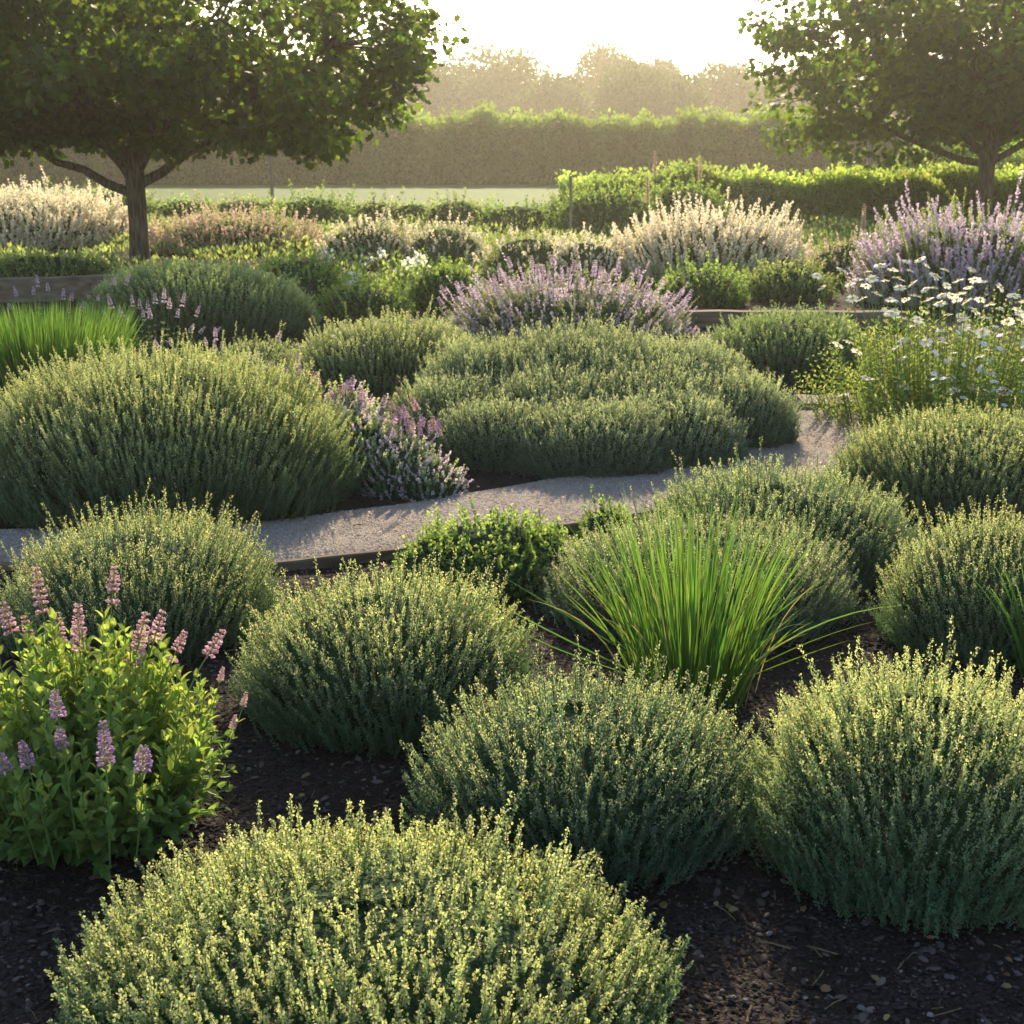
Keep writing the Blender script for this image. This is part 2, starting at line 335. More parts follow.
def mound(label, box, lmat, flow=None, cat='thyme bush', name='thyme_bush', group=None, lobes=None, ry=1.0, flower_name='flowers', **kw):
    st = dict(DEF); st.update(kw)
    _seed[0] += 1; rng = np.random.default_rng(_seed[0])
    X, D, Rr, H = box_dims(box, ry)
    px = axd(D, .3) / FPX
    e = thing(name, label, cat, (X, D, 0), group)
    e.rotation_euler = (0, 0, 0)
    if lobes is None: lb = [(0, 0, Rr, Rr * ry, H)]
    else: lb = [(a * Rr, b * Rr, c_ * Rr, c_ * Rr * ry, h * H) for a, b, c_, h in lobes]
    gl, gs, gf, gc = Geo(), Geo(), Geo(), Geo()
    sprig_mound(gl, gs, gf, gc, lb, st, rng, px)
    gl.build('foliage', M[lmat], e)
    gs.build('stems', M['stem'], e)
    gc.build('inner_growth', M['core'], e, smooth=True)
    if gf.V: tag(gf.build(flower_name, M[flow], e), kind='stuff')
    return e, (X, D, Rr, H)

# ---------------------------------------------------------------- ground, beds, path
def lown(x, y, s=1.0, ph=0.0):
    return (np.sin(1.7 * x * s + 2.3 * y * s + ph) + np.sin(3.9 * x * s - 2.1 * y * s + 1.3 + ph) * .6 + np.sin(7.3 * x * s + 6.1 * y * s + ph * 2) * .35 + np.sin(13.1 * y * s - 11.7 * x * s) * .2) / 2.15
def grid(x0, x1, y0, y1, nx, ny, f, power=1.0):
    X, Y = np.meshgrid(np.linspace(x0, x1, nx), y0 + (y1 - y0) * np.linspace(0, 1, ny) ** power)
    V = np.stack([X, Y, f(X, Y)], 2).reshape(-1, 3)
    i = np.arange(ny - 1)[:, None] * nx + np.arange(nx - 1)[None]
    return V, np.stack([i, i + 1, i + nx + 1, i + nx], 2).reshape(-1, 4)
g = Geo(); g.add([(-700, -60, -.12), (700, -60, -.12), (700, 700, -.12), (-700, 700, -.12)], [(0, 1, 2, 3)])
tag(g.build('ground', M['lawn']), kind='structure')
def mulz(X, Y): return .004 + .022 * (lown(X, Y, 1.6) * .5 + .5) - .11 * sstep(24, 27, Y) 
g = Geo(); g.add(*grid(-16, 16, -3, 27, 160, 260, mulz, 1.6))
tag(g.build('mulch_bed', M['mulch'], smooth=True), kind='structure')

far_e = [gp(*p) for p in [(-420, 538), (-120, 536), (120, 535), (240, 533), (330, 521), (470, 498), (620, 471), (700, 455), (760, 436), (793, 412), (815, 402), (890, 400), (1000, 398), (1200, 398)]]
near_e = [gp(*p) for p in [(-420, 566), (-120, 566), (120, 580), (270, 581), (340, 569), (410, 556), (600, 530), (720, 508), (850, 482), (930, 465), (990, 450), (1040, 440), (1120, 434), (1300, 428)]]
def resamp(p, n):
    p = np.array(p); d = np.r_[0, np.cumsum(np.linalg.norm(np.diff(p, axis=0), axis=1))]
    u = np.linspace(0, d[-1], n); q = np.stack([np.interp(u, d, p[:, k]) for k in (0, 1)], 1)
    for _ in range(40): q[1:-1] = (q[:-2] + 2 * q[1:-1] + q[2:]) / 4
    return q
FE, NE = resamp(far_e, 90), resamp(near_e, 90)
PZ = .040
tt = np.linspace(0, 1, 14)[None, :, None]
PP = NE[:, None] * (1 - tt) + FE[:, None] * tt
z = PZ + .004 * lown(PP[..., 0], PP[..., 1], 4) - .022 * (np.abs(tt[..., 0] - .5) * 2) ** 8
V = np.concatenate([PP, z[..., None]], 2).reshape(-1, 3)
i = np.arange(89)[:, None] * 14 + np.arange(13)[None]
g = Geo(); g.add(V, np.stack([i, i + 14, i + 15, i + 1], 2).reshape(-1, 4))
tag(g.build('path', M['gravel'], smooth=True), kind='structure')
# grit on the path
rng = np.random.default_rng(5)
_a = np.arange(7) * 2 * np.pi / 7; _r = np.array([.5, .44, .47, .40, .5, .45, .41])
PEB = np.array([(r_ * math.cos(q), r_ * math.sin(q) * .85, -.05) for r_, q in zip(_r, _a)] + [(r_ * .66 * math.cos(q + .2), r_ * .62 * math.sin(q + .2), .26) for r_, q in zip(_r, _a)] + [(0, 0, .36)])
PEB_Q = [(i, (i + 1) % 7, 7 + (i + 1) % 7, 7 + i) for i in range(7)]; PEB_F = [(7 + i, 7 + (i + 1) % 7, 14) for i in range(7)]
def pebbles(g, xy, z, s, rng, tip, flat=.6, elong=None):
    n = len(xy); P = np.concatenate([xy, z[:, None]], 1)
    a = rng.uniform(0, 6.28, n); Y = np.stack([np.cos(a), np.sin(a), rng.normal(0, .25, n)], 1); Z = np.stack([rng.normal(0, .3, n), rng.normal(0, .3, n), np.ones(n)], 1)
    Z = Z - unit(Y) * (Z * unit(Y)).sum(1, keepdims=True)
    tv = PEB * np.array([1, 1 if elong is None else elong, flat])
    rn = rng.random(n)
    for FF in (PEB_Q, PEB_F): g.scatter(tv, FF, P, Y, unit(Z), s, rn, tip)
n = 60000
a = rng.uniform(8, 80, n); i0 = a.astype(int); f = (a - i0)[:, None]; u = rng.uniform(.01, .99, n)[:, None]
e0 = NE[i0] * (1 - f) + NE[i0 + 1] * f; e1 = FE[i0] * (1 - f) + FE[i0 + 1] * f
xy = e0 * (1 - u) + e1 * u
g = Geo(); pebbles(g, xy, np.full(n, PZ + .001) + .004 * lown(xy[:, 0], xy[:, 1], 4) - .022 * (np.abs(u[:, 0] - .5) * 2) ** 8, rng.uniform(.003, .0095, n), rng, rng.random(n) ** 1.5)
tag(g.build('path_gravel', M['grit']), 'pale grit scattered over the winding gravel path', 'gravel', kind='stuff')
# mulch chips and pebbles in the beds
def inpath(xy):
    out = np.zeros(len(xy), bool)
    for k in range(len(NE) - 1):
        lo, hi = min(NE[k, 0], FE[k, 0]), max(NE[k + 1, 0], FE[k + 1, 0])
        m_ = (xy[:, 0] >= lo - .02) & (xy[:, 0] <= hi + .02) & (xy[:, 1] > min(NE[k, 1], NE[k+1, 1]) - .01) & (xy[:, 1] < max(FE[k, 1], FE[k+1, 1]) + .01)
        out |= m_
    return out
def spread(n, y0, y1, p=1.0):
    y = y0 + (y1 - y0) * rng.random(n) ** p; x = rng.uniform(-1, 1, n) * (.40 * y + .25); return np.stack([x, y], 1)
g = Geo()
for n, y0, y1, s0, s1, el in ((76000, 1.6, 5.4, .003, .012, None), (14000, 1.6, 5.4, .007, .021, 2.4), (26000, 5.2, 15.5, .012, .030, 1.5)):
    xy = spread(n, y0, y1); xy = xy[~inpath(xy)]
    s = s0 + (s1 - s0) * rng.random(len(xy)) ** 2.2
    pebbles(g, xy, mulz(xy[:, 0], xy[:, 1]) + .002, s, rng, rng.random(len(xy)) ** 2.5, .5, el)
tag(g.build('mulch_chips', M['chip']), 'dark bark chips covering the planting beds', 'mulch', kind='stuff')
g = Geo()
xy = spread(1900, 1.6, 5.4); xy = xy[~inpath(xy)]
pebbles(g, xy, mulz(xy[:, 0], xy[:, 1]) + .006, .007 + .012 * rng.random(len(xy)) ** 2.5, rng, rng.random(len(xy)), .65, 1.25)
tag(g.build('bed_pebbles', M['pebble']), 'small grey pebbles lying among the dark bark chips', 'pebbles', kind='stuff')

g = Geo()
for k in range(520):
    x_, y_ = spread(1, 1.6, 6.5)[0]
    if inpath(np.array([[x_, y_]]))[0] and rng.random() < .8: continue
    z_ = (PZ if inpath(np.array([[x_, y_]]))[0] else float(mulz(np.array(x_), np.array(y_)))) + .006; a_ = rng.uniform(0, 6.28); l_ = rng.uniform(.015, .075); d_ = np.array([math.cos(a_), math.sin(a_), rng.normal(0, .12)]) * l_; p_ = np.array([x_, y_, z_])
    g.tube([p_ - d_ / 2, p_ + np.array([0, 0, .003]) + rng.normal(0, .002, 3), p_ + d_ / 2], rng.uniform(.0008, .0022), 4, rng.random(), rng.random())
tag(g.build('fallen_twigs', M['stem']), 'dry twigs and stalks fallen on the bark mulch', 'twigs', kind='stuff')
g = Geo(); xy = spread(900, 1.6, 9.0); m_ = len(xy)
P = np.concatenate([xy, (np.where(inpath(xy), PZ, mulz(xy[:, 0], xy[:, 1])) + .008)[:, None]], 1)
g.scatter(ROUND * np.array([1, 1, 1.5]), ROUND_F, P, np.stack([rng.normal(0, 1, m_), rng.normal(0, 1, m_), rng.normal(0, .15, m_)], 1), np.stack([rng.normal(0, .3, m_), rng.normal(0, .3, m_), np.ones(m_)], 1), rng.uniform(.008, .028, m_), rng.random(m_), rng.random(m_))
tag(g.build('fallen_leaves', leafmat('dead_leaf', (.12, .075, .04), (.28, .20, .09), .2, hue=.03)), 'small brown leaves fallen on the bark mulch and path', 'fallen leaves', kind='stuff')

# ---------------------------------------------------------------- timber edging
def plank(label, pts, z0, z1, w, mat='timber', group=None, name='timber_edging', raw=False):
    pts = np.array(pts) if raw else resamp(pts, 24); T = np.gradient(pts, axis=0); T = T / np.linalg.norm(T, axis=1, keepdims=True); Nn = np.stack([-T[:, 1], T[:, 0]], 1)
    c0 = pts.mean(0); g = Geo(); K = len(pts); b = .006
    prof = [(-w / 2, z0), (w / 2, z0), (w / 2, z1 - b), (w / 2 - b, z1), (-w / 2 + b, z1), (-w / 2, z1 - b)]
    V = np.array([[(pts[i, 0] - c0[0] + Nn[i, 0] * o, pts[i, 1] - c0[1] + Nn[i, 1] * o, zz + .003 * math.sin(i * 1.3)) for o, zz in prof] for i in range(K)])
    F = [[i * 6 + j, i * 6 + (j + 1) % 6, (i + 1) * 6 + (j + 1) % 6, (i + 1) * 6 + j] for i in range(K - 1) for j in range(6)]
    g.add(V, F); g.add(V[0], [range(6)]); g.add(V[-1], [range(5, -1, -1)])
    return tag(g.build(name, M[mat], loc=(c0[0], c0[1], 0)), label, 'timber edging', group)
plank('low timber board along the near edge of the gravel path', [tuple(p) for p in NE[4:72] + np.array([0, -.018])], -.03, .050, .035, raw=True)
y0 = dist(330)
plank('grey timber sleeper behind the right thyme mound', [(at(655, 318, y0).x, y0 + .1), (at(760, 318, y0).x, y0 + .02), (at(905, 318, y0).x, y0)], -.02, .17, .16)
y0 = dist(302)
plank('curved dark timber edging at the far left behind the chives', [(at(-60, 300, y0).x, y0 - .25), (at(20, 300, y0).x, y0), (at(75, 300, y0).x, y0 + .05), (at(125, 300, y0 + .5).x, y0 + .55)], -.02, .26, .20)
y0 = dist(418)
plank('flat pale stone kerb where the path meets the far bed', [gp(800, 409), gp(850, 409), gp(930, 411)], -.02, .065, .34, 'gravel', name='stone_kerb')

# ---------------------------------------------------------------- thyme mounds
TG = 'rounded thyme mounds in the herb garden'
mound('golden tipped thyme mound nearest the camera at the bottom', (80, 660, 870, 1180), 'thyme_gold', 'thyme_flower', group=TG, ry=.85, flowers=.5, stray=.045, stray_p=.10, sp=.0165, K=6, leaf=ROUND, lf=ROUND_F, tipspan=.34, out=.42, zc=.36, jit=.022, fan=.4, Lmax=.30, L=.7)
mound('dense thyme mound in front of the green chives', (414, 758, 680, 898), 'thyme_green', 'thyme_flower', group=TG, ry=.9, flowers=.3, stray=.05, tipspan=.26, K=5, ll=.0085)
mound('tall thyme mound at the right edge, above bare dark mulch', (758, 1085, 668, 945), 'thyme_gold', 'thyme_flower', group=TG, ry=.9, flowers=.3, stray=.07, tipspan=.30, zc=.34, L=.5, K=5, ll=.0085)
mound('upright thyme mound just right of the pink flowered sage', (243, 528, 580, 762), 'thyme_gold', 'thyme_flower', group=TG, ry=.95, flowers=.3, stray=.07, tipspan=.30, zc=.36, K=5, ll=.0088)
mound('thyme mound behind the pink sage spikes at the left', (5, 272, 520, 675), 'thyme_gold', 'thyme_flower', group=TG, flowers=.3, stray=.09, tipspan=.3)
mound('silvery thyme mound directly behind the green chives', (548, 850, 518, 655), 'thyme_silver', 'thyme_flower', group=TG, flowers=.3, stray=.04, tipspan=.3, ry=.85)
mound('blue green thyme mound right of the path bend', (645, 915, 470, 600), 'thyme_green', 'thyme_flower', group=TG, flowers=.25, stray=.04, tipspan=.26, ry=.8)
mound('thyme mound at the right edge above the grass tuft', (884, 1095, 518, 678), 'thyme_gold', 'thyme_flower', group=TG, flowers=.35, stray=.06, tipspan=.32, ry=.9)
mound('broad thyme mound below the white daisies', (840, 1105, 415, 530), 'thyme_olive', 'thyme_flower', group=TG, flowers=.2, stray=.06, tipspan=.28, ry=.8)
mound('largest thyme mound at the left, behind the path', (-22, 346, 356, 540), 'thyme_olive', 'thyme_flower', group=TG, flowers=.2, stray=.09, tipspan=.34, ry=.8, maxs=8000)
LG = 'thyme_olive'
mound('wide lobed bush in the middle, beside the gravel path', (386, 792, 338, 478), 'thyme_silver', None, group=TG, stray=.05, tipspan=.34, ry=.75, K=3, up=1.1,
      leaf=NARROW * np.array([1.3, 1, 1]), ll=.016, lpx=3.6, lobes=[(-.02, .40, .58, 1.0), (-.45, .36, .40, .90), (.45, .34, .42, .90), (-.66, -.05, .33, .66), (.68, -.02, .34, .70), (-.16, -.05, .40, .74), (.26, -.06, .38, .76), (-.42, -.44, .34, .58), (-.02, -.58, .38, .60), (.36, -.42, .34, .62), (.74, .06, .25, .52), (-.78, -.25, .22, .44)], zc=.35, maxs=4200, tipcol=.8)
mound('thyme bush left of the wide lobed middle bush', (284, 482, 318, 416), 'thyme_olive', 'lilac', group=TG, flowers=.10, stray=.06, tipspan=.34, ry=.85)
mound('small low thyme lump behind the largest left mound', (214, 300, 340, 382), 'thyme_olive', None, group=TG, stray=.04, tipspan=.34)
mound('dark thyme mound under the left tree', (90, 316, 262, 348), 'thyme_dark', None, group=TG, stray=.05, tipspan=.3, ry=.8, lump=.03)
mound('thyme mound in front of the grey timber sleeper', (705, 872, 312, 388), 'thyme_dark', None, group=TG, stray=.04, tipspan=.3, ry=.9)
mound('glossy bright green shrub at the near edge of the path', (392, 588, 512, 610), 'bush_bright', None, cat='green shrub', name='green_shrub', ry=.8, ll=.017, K=4, leaf=ROUND, lf=ROUND_F, sp=.034, node=.014,
      lobes=[(0, 0, .8, 1), (-.5, -.1, .5, .8), (.55, -.05, .45, .85), (.1, -.4, .5, .75)], stray=.03, tipspan=.35, jit=.015, out=.9)
mound('tiny bright green shrublet behind the chive tips', (578, 634, 505, 545), 'bush_bright', None, cat='green shrub', name='green_shrub', ll=.015, leaf=ROUND, lf=ROUND_F, sp=.03, node=.013, stray=.04, tipspan=.4)

# ---------------------------------------------------------------- flower spikes (meshes shared by the copies)
def spike_mesh(name, rng, H=.11, r=.013, whorls=7, per=9, mats=('pink', 'calyx'), gap=.25, fs=.011):
    g = Geo()
    zs = np.r_[0, np.linspace(gap, 1, whorls - 1)] if gap else np.linspace(0, 1, whorls)
    for k, zz in enumerate(zs):
        rr = r * (1 - .55 * zz ** 2) ; n = per
        a = rng.uniform(0, 6.28) + np.arange(n) * 6.283 / n + rng.normal(0, .2, n)
        pr = np.stack([np.cos(a), np.sin(a), 0 * a], 1)
        P = np.stack([0 * a, 0 * a, zz * H + rng.normal(0, .0015, n)], 1) + pr * rr * .25
        for q in range(3):
            d = pr + np.array([0, 0, .35]) + rng.normal(0, .3, (n, 3))
            Zd = rng.normal(0, 1, (n, 3))
            g.scatter(ROUND, ROUND_F, P + pr * rr * .6, d, Zd, fs * (1.08 - .5 * zz ** 1.5) * rng.uniform(.75, 1.2, n), rng.random(n), rng.random(n), 0)
        g.scatter(LEAF, LEAF_F, P, pr + np.array([0, 0, .1]), np.tile([0, 0, 1.], (n, 1)), rr * 1.3, rng.random(n), rng.random(n), 1)
    g.tube([(0, 0, -.02), (0, 0, H)], r * .10 + .0006, 5, mat=1)
    return g.mesh(name, [M[mats[0]], M[mats[1]]])
rng = np.random.default_rng(21)
PINKS = [spike_mesh('pink_flower_spike', rng, H=.07 + .018 * k, whorls=6 + k, r=.0115, per=11, gap=.35 if k % 2 else .2, fs=.0088) for k in range(3)]
PURPS = [spike_mesh('purple_flower_spike', rng, H=.045 + .012 * k, whorls=5 + k, r=.0095, per=9, fs=.0085, mats=('purple', 'calyx')) for k in range(2)]
LAVS = [spike_mesh('lilac_flower_spike', rng, H=.07 + .03 * k, whorls=6 + k, r=.010, per=6, mats=('lilac', 'calyx'), gap=.3, fs=.012) for k in range(2)]

# ---------------------------------------------------------------- pink flowered sage, front left
def bez(p0, p1, p2, k):
    u = np.linspace(0, 1, k)[:, None]; return (1 - u) ** 2 * np.asarray(p0) + 2 * u * (1 - u) * np.asarray(p1) + u * u * np.asarray(p2)
sx, sy = gp(85, 905); sy += .33; sx = at(85, 800, sy).x
e = thing('sage_plant', 'broad leaved green plant with pink flower spikes, front left', 'sage plant', (sx, sy, 0))
g = Geo(); gs = Geo(); rng = np.random.default_rng(8)
def leafy(g, gs, pts, size, rng, step=.032, K=2, start=.15, r=.0022, tipv=(0, 1), end=1.0, droop=.0):
    pts = np.asarray(pts); d = np.r_[0, np.cumsum(np.linalg.norm(np.diff(pts, axis=0), axis=1))]; Ln = d[-1]
    gs.tube(pts, np.linspace(r * 1.4, r * .6, len(pts)), 5, .5, .5)
    s_ = np.arange(Ln * start, Ln * end, step); rot = rng.uniform(0, 6)
    for i, u in enumerate(s_):
        P = np.array([np.interp(u, d, pts[:, k]) for k in range(3)]); P2 = np.array([np.interp(u + .01, d, pts[:, k]) for k in range(3)])
        P0 = np.array([np.interp(u - .01, d, pts[:, k]) for k in range(3)]); T = unit(P2 - P0)
        A = unit(np.cross(T, [.3, .8, .1])); B = np.cross(T, A)
        f = u / Ln; sz = size * (1 - .55 * f ** 2.5) * rng.uniform(.75, 1.15)
        for j in range(K):
            an = rot + i * 1.5708 + j * 2 * np.pi / K + rng.normal(0, .25)
            pr = np.cos(an) * A + np.sin(an) * B; op = 1.15 - .55 * f + rng.normal(0, .12)
            Y = np.cos(op) * T + np.sin(op) * pr + np.array([0, 0, -droop]); Z = np.sin(op) * T - np.cos(op) * pr + rng.normal(0, .15, 3)
            rn, tp = rng.random(), tipv[0] + (tipv[1] - tipv[0]) * f * rng.uniform(.6, 1)
            for FF in (BROAD_F4, BROAD_F3): g.scatter(BROAD, FF, P[None], Y[None], Z[None], sz, rn, tp)
def loc(px, py, y): v = at(px, py, y); return np.array([v.x - sx, v.y - sy, v.z])
# leafy body
for k in range(230):
    a = rng.uniform(0, 6.28); q = rng.random() ** .55
    top = np.array([math.cos(a) * q * .335, math.sin(a) * q * .33, .55 * (1 - .45 * q ** 2) * rng.uniform(.72, 1.04)])
    base = np.array([top[0] * .30, top[1] * .30, 0]); mid = np.array([top[0] * .95, top[1] * .95, top[2] * .42])
    leafy(g, gs, bez(base, mid, top, 8), .064 * rng.uniform(.8, 1.2), rng, step=.034, start=.2)
for k in range(60):   # low skirt
    a = rng.uniform(0, 6.28); top = np.array([math.cos(a) * .36, math.sin(a) * .34, rng.uniform(.06, .26)])
    leafy(g, gs, bez((top[0] * .4, top[1] * .4, .0), (top[0] * .8, top[1] * .8, top[2] * .9), top, 6), .052, rng, step=.032, start=.3, tipv=(0, .4))
spk = []
for px, py, dy, k, s in ((12, 632, .05, 0, 1.0), (43, 612, .08, 2, 1.0), (60, 640, .05, 0, .9), (80, 650, -.05, 2, 1.05), (112, 602, .1, 1, .95), (134, 662, .0, 2, 1.15), (154, 640, .08, 0, 1.0), (172, 660, .05, 1, .85), (208, 655, .05, 0, .95), (30, 640, .1, 0, .8)):
    y = sy + dy; tipP = loc(px, py, y); b = np.array([tipP[0] * .55, tipP[1] * .3, .08])
    pts = bez(b, (b * .35 + tipP * .65) + np.array([-.2 * tipP[0] * .3, 0, .04]), tipP, 12)
    leafy(g, gs, pts, .040, rng, step=.055, start=.55, r=.0022, end=.93)
    spk.append((tipP, pts[-1] - pts[-3], PINKS[k], s))
for px, py, dy, k, s in ((58, 715, -.30, 1, 1.0), (28, 765, -.36, 1, 1.0), (106, 762, -.38, 1, 1.25), (104, 738, -.3, 0, .9), (143, 768, -.36, 0, 1.2), (6, 770, -.36, 0, .9), (62, 745, -.33, 0, .9)):
    y = sy + dy; tipP = loc(px, py, y); b = np.array([tipP[0] * .75, tipP[1] * .7, .06])
    pts = bez(b, (b + tipP) / 2 + np.array([.01, -.02, 0]), tipP, 8)
    leafy(g, gs, pts, .038, rng, step=.055, start=.4, r=.002, end=.92)
    spk.append((tipP, pts[-1] - pts[-3], PURPS[k], s))
for px, py, dy, bx in ((220, 680, .0, 160), (243, 705, -.08, 185), (232, 728, -.1, 170)):   # thin leaning side stems
    tipP = loc(px, py, sy + dy); b = loc(bx, 800, sy + dy)
    leafy(g, gs, bez(b, (b + tipP) / 2 + np.array([.03, 0, -.03]), tipP, 9), .034, rng, step=.045, start=.2, r=.0018)
    spk.append((tipP, np.array([.3, 0, 1]), PURPS[0] if py < 0 else PINKS[0], .45))
g.build('leaves', M['sage_leaf'], e); gs.build('stems', M['greenstem'], e)
for i, (p, d, me, s) in enumerate(spk): put('flower_spike', me, e, p, d, s, i * 1.7)

# ---------------------------------------------------------------- chives and grass tufts
def tuft(label, base, n, H, R0, spreadr, width, rng, cat='chives', name='chive_clump', lean=(0, 0), hvar=.35, group=None, mat='blade', special=()):
    e = thing(name, label, cat, (base[0], base[1], 0), group); g = Geo(); K = 9
    a = rng.uniform(0, 6.283, n); q = rng.random(n) ** .6
    b = np.stack([np.cos(a) * q * R0, np.sin(a) * q * R0, np.full(n, .01)], 1)
    L = H * (1 - hvar * rng.random(n)); sp_ = spreadr * q * rng.uniform(.4, 1.15, n)
    tipp = b + np.stack([np.cos(a) * sp_ + lean[0], np.sin(a) * sp_ + lean[1], np.sqrt(np.clip(L ** 2 - sp_ ** 2, .01, 9))], 1)
    tipp[:, :2] += rng.normal(0, .02, (n, 2))
    mid = b * .45 + tipp * .55; mid[:, :2] = b[:, :2] * .72 + tipp[:, :2] * .28; mid[:, 2] *= 1.12
    for s in special:
        b = np.vstack([b, s[0]]); mid = np.vstack([mid, s[1]]); tipp = np.vstack([tipp, s[2]])
    n = len(b); u = np.linspace(0, 1, K)[None, :, None]
    C = (1 - u) ** 2 * b[:, None] + 2 * u * (1 - u) * mid[:, None] + u * u * tipp[:, None]
    W = width * np.array([.8, 1, 1, 1, .95, .85, .65, .4, .05]); r = rng.random(n)
    sd = unit(np.cross(tipp - b, rng.normal(0, 1, (n, 3)))); sd2 = unit(np.cross(tipp - b, sd))
    tp = np.linspace(.1, 1, K - 1)[None]
    g.strips(C, W, sd, r, tp); g.strips(C, W * .8, sd2, r, tp)
    g.build('blades', M[mat], e)
    g2 = Geo(); nd = max(3, n // 16); ix = rng.integers(0, n, nd); C2 = C[ix].copy(); kk = rng.uniform(.25, .7, (nd, 1)); C2[:, :, 2] -= (C2[:, :, 2] ** 2) * kk * 1.2; C2[:, :, :2] *= 1.18; C2[:, :, 2] = np.maximum(C2[:, :, 2], .012)
    g2.strips(C2, W, sd[ix], r[ix], tp); g2.build('dry_blades', M['straw'], e); return e
rng = np.random.default_rng(31)
cx_, cy_ = gp(690, 705)
cy_ += .05; cx_ = at(690, 705, cy_).x
def lc(px, py, dy): v = at(px, py, cy_ + dy); return np.array([v.x - cx_, v.y - cy_, v.z])
spc = []
for px, py, dy, mx, my in ((478, 592, -.05, 560, 640), (500, 575, .0, 560, 610), (555, 545, .0, 600, 600), (462, 592, -.1, 520, 650), (905, 605, .05, 800, 610), (850, 640, -.1, 800, 655), (838, 570, .1, 790, 600), (818, 515, .1, 770, 590), (740, 480, .15, 720, 560), (635, 490, .1, 655, 560), (560, 590, 0, 600, 630), (880, 620, .0, 790, 640)):
    spc.append((np.array([rng.normal(0, .05), rng.normal(0, .04), .01]), lc(mx, my, dy / 2), lc(px, py, dy)))
tuft('bright green chive clump with long arching blades, mid front', (cx_, cy_), 340, .64, .17, .26, .0023, rng, special=spc, hvar=.45)
bx_, by_ = gp(1040, 690)
tuft('small tuft of grass blades at the right frame edge', (bx_, by_ + .05), 46, .42, .04, .24, .0030, rng, cat='grass tuft', name='grass_tuft', hvar=.4)
bx_, by_ = gp(35, 400)
tuft('fine green chives behind the largest left mound', (bx_, by_ + .25), 2000, .62, .50, .22, .0032, rng, hvar=.35)

# ---------------------------------------------------------------- low flowering plant left of the lobed bush
e1, (X, D, Rr, H) = mound('low herb with small pink and white flowers beside the path', (322, 470, 396, 508), 'thyme_green', 'herb_flower', cat='flowering herb', name='flowering_herb', ry=1.0, ll=.014, K=4, leaf=ROUND, lf=ROUND_F,
      sp=.028, plume=.22, plume_p=.6, pl_size=.9, stray=.03, lobes=[(.42, -.30, .56, .42), (.0, -.1, .62, .62), (-.5, .2, .6, .85), (-.75, .8, .5, 1.0)], out=.9, tipspan=.4)
rng = np.random.default_rng(77)
gst = Geo()
for k in range(44):
    u = rng.random(); px = 285 + u * 155; py = 374 + u * 62 + rng.normal(0, 9); y = D + .35 - .35 * u + rng.normal(0, .06)
    v = at(px, py, y); p = np.array([v.x - X, v.y - D, v.z])
    gst.tube(bez((p[0] * .9, p[1] * .9, max(p[2] - .25, .02)), p - np.array([0, 0, .1]), p, 5), .002, 4)
    put('flower_spike', PURPS[k % 2] if k % 4 else PINKS[0], e1, p, (rng.normal(0, .2), rng.normal(0, .2), 1), rng.uniform(.75, 1.15), k)
gst.build('flower_stems', M['greenstem'], e1)

# lavender behind the largest mound
def lavender(label, spots, base_y, rng, meshes, sc, y, leafbox=None, spread_y=.25, rootpx=None, name='lavender_plant', leafmatn='lav_leaf'):
    X0 = at((rootpx or spots[0][0]), base_y, y).x
    e = thing(name, label, 'lavender', (X0, y, 0)); gs = Geo(); gl = Geo()
    for i, (px, py) in enumerate(spots):
        yy = y + rng.uniform(-1, 1) * spread_y; v = at(px, py, yy); p = np.array([v.x - X0, v.y - y, v.z])
        b = np.array([p[0] * .75, p[1] * .6, .02]); pts = bez(b, (b * .4 + p * .6) * np.array([.95, .95, 1]), p, 6)
        leafy(gl, gs, pts, .035, rng, step=.05, start=.05, r=.0022, end=.65, K=3)
        put('flower_spike', meshes[i % len(meshes)], e, p, pts[-1] - pts[-2], sc * rng.uniform(.8, 1.15), i * 2.1)
    gl.build('leaves', M[leafmatn], e); gs.build('stems', M['greenstem'], e)
    return e
rng = np.random.default_rng(55)
yl = dist(362)
lavender('pink lavender spikes rising in front of the dark thyme mound', [(106, 318), (112, 308), (122, 316), (133, 306), (140, 308), (148, 312), (155, 303), (164, 302), (169, 308), (182, 306), (177, 317), (196, 316), (190, 332), (103, 330), (127, 322), (118, 325), (150, 318), (144, 320), (200, 333), (214, 334)], 360, rng, LAVS, .95, yl + .2, rootpx=150)
lavender('short pinkish spikes along the back of the largest mound', [(206, 345), (216, 340), (215, 350), (222, 352), (238, 362), (248, 362), (256, 360), (262, 372), (278, 340), (160, 350), (172, 345), (240, 372), (268, 368)], 380, rng, LAVS, .8, dist(400) + .2, rootpx=225)
lavender('faded lavender stems by the curved timber at the far left', [(8 + 11 * k + rng.uniform(-5, 5), 298 + rng.uniform(-14, 14)) for k in range(12)], 340, rng, LAVS, .85, dist(345) + .1, rootpx=50, spread_y=.4)

